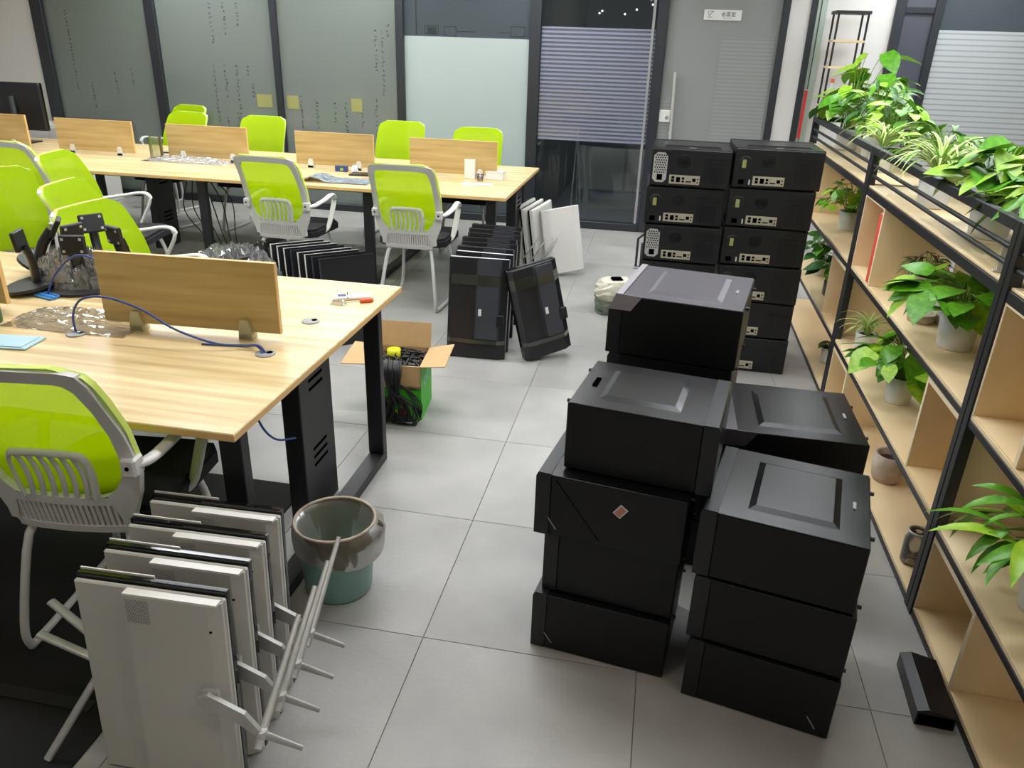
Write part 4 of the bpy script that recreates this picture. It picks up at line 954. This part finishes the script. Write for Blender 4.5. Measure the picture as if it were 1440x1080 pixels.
plant('dark fine-leaved bushy plant behind the big bright one on the far shelf top',1.26,5.28,T3,.06,.12,'smooth','lance',44,.19,.36,.13,'dark',2)
plant('striped spider plant on the far part of the shelf top, beside the rail post',1.16,4.62,T3,.065,.12,'smooth','strap',34,.2,.2,.30,'light',3)
plant('bushy mid-green plant at the back of the shelf top, before the striped window',1.27,4.95,T3,.06,.12,'smooth','heart',30,.18,.26,.12,'leaf',4)
plant('large spider plant with pale striped leaves in the middle of the shelf top',1.14,3.58,T3,.07,.12,'ribbed','strap',42,.2,.2,.34,'light',5)
plant('bushy dark plant behind the large spider plant on the shelf top',1.27,4.05,T3,.06,.11,'smooth','lance',36,.18,.22,.14,'leaf',6)
plant('big glossy pothos in a white pot on the shelf top near the right edge',1.17,3.02,T3,.075,.12,'ribbed','heart',38,.17,.26,.14,'light',7,bias=(.1,0))
plant('leafy plant on the shelf top cut by the right picture edge',1.22,2.62,T3,.06,.11,'smooth','lance',40,.15,.24,.15,'light',8)
cl=(-.10,.16,.36)
plant('green plant in a ribbed white pot on the upper far shelf',1.155,5.02,.757+S0,.062,.11,'ribbed','heart',30,.17,.20,.10,'leaf',9,bias=(-.1,.0),clamp=(-.22,.16,.345))
plant('plant in a smooth white pot on the middle far shelf, behind the jar',1.13,5.42,.357+S0,.058,.11,'ribbed','heart',26,.13,.18,.09,'dark',10,clamp=(-.14,.16,.33))
plant('plant rooted in a glass jar of water on the middle far shelf',1.115,4.93,.357+S0,.05,.11,'jar','heart',22,.11,.16,.09,'dark',11,clamp=(-.13,.16,.33))
plant('tiny dark-leaved plant in a small white pot on the bottom far shelf',1.10,4.62,.03+S0,.042,.095,'smooth','heart',10,.05,.04,.05,'red',12)
plant('small reddish plant in a smooth white pot on the upper middle shelf',1.19,3.60,.757+S0,.062,.11,'smooth','lance',26,.06,.10,.08,'red',13)
plant('white pot on a wooden saucer half hidden behind the pothos',1.20,3.27,.757+S0,.055,.10,'smooth','heart',10,.08,.12,.08,'leaf',14,clamp=(-.1,.14,.3))
plant('large pothos in a ribbed white pot at the front of the upper middle shelf',1.14,2.96,.757+S0,.072,.13,'ribbed','heart',34,.19,.18,.13,'leaf',15,bias=(-.25,-.1),clamp=(-.24,.16,.335,-.35,.3))
plant('small spider plant in a white pot on the middle shelf',1.10,3.92,.357+S0,.052,.11,'smooth','strap',26,.1,.1,.20,'light',16)
plant('pothos in a ribbed white pot on the middle shelf, next to the small spider plant',1.12,3.34,.357+S0,.062,.12,'ribbed','heart',30,.16,.18,.12,'leaf',17,bias=(-.2,.2),clamp=(-.2,.16,.325,-.25,.38))
plant('round concrete pot with bare soil on the bottom shelf',1.115,3.22,.03+S0,.068,.125,'concrete','heart',0,.1,.1,.1,'leaf',18,name='concrete_pot')
plant('upright leafy plant in a wide ribbed white pot at the right picture edge',1.17,1.95,.357+S0,.085,.15,'ribbed','lance',30,.14,.18,.19,'leaf',20,bias=(-.3,.1),clamp=(-.17,.14,.34,-.2,.3))
t=thing('glass_jar','empty glass jar on the bottom shelf against the black post','jar',(1.06,2.60,.03+S0)); MB().lathe([(0,.0),(.036,.0),(.04,.01),(.04,.10),(.03,.12),(.034,.135),(.028,.135),(.026,.12),(.036,.098),(.036,.008),(0,.008)],28).build('body','jar',t); MB().tube([(.034*math.cos(a),.034*math.sin(a),.133) for a in [2*PI*k/20 for k in range(20)]],.004,6,closed=True).build('rim','chrome',t)
t=thing('wood_saucer','wooden saucer beneath the half-hidden white pot','saucer',(1.10,3.25,.757+S0)); MB().lathe([(0,0),(.05,0),(.055,.035),(.05,.035),(.045,.006),(0,.006)],24).build('dish','pot_concrete',t); MB().lathe([(0,.0065),(.044,.0065),(0,.009)],20).build('inset','soil',t)
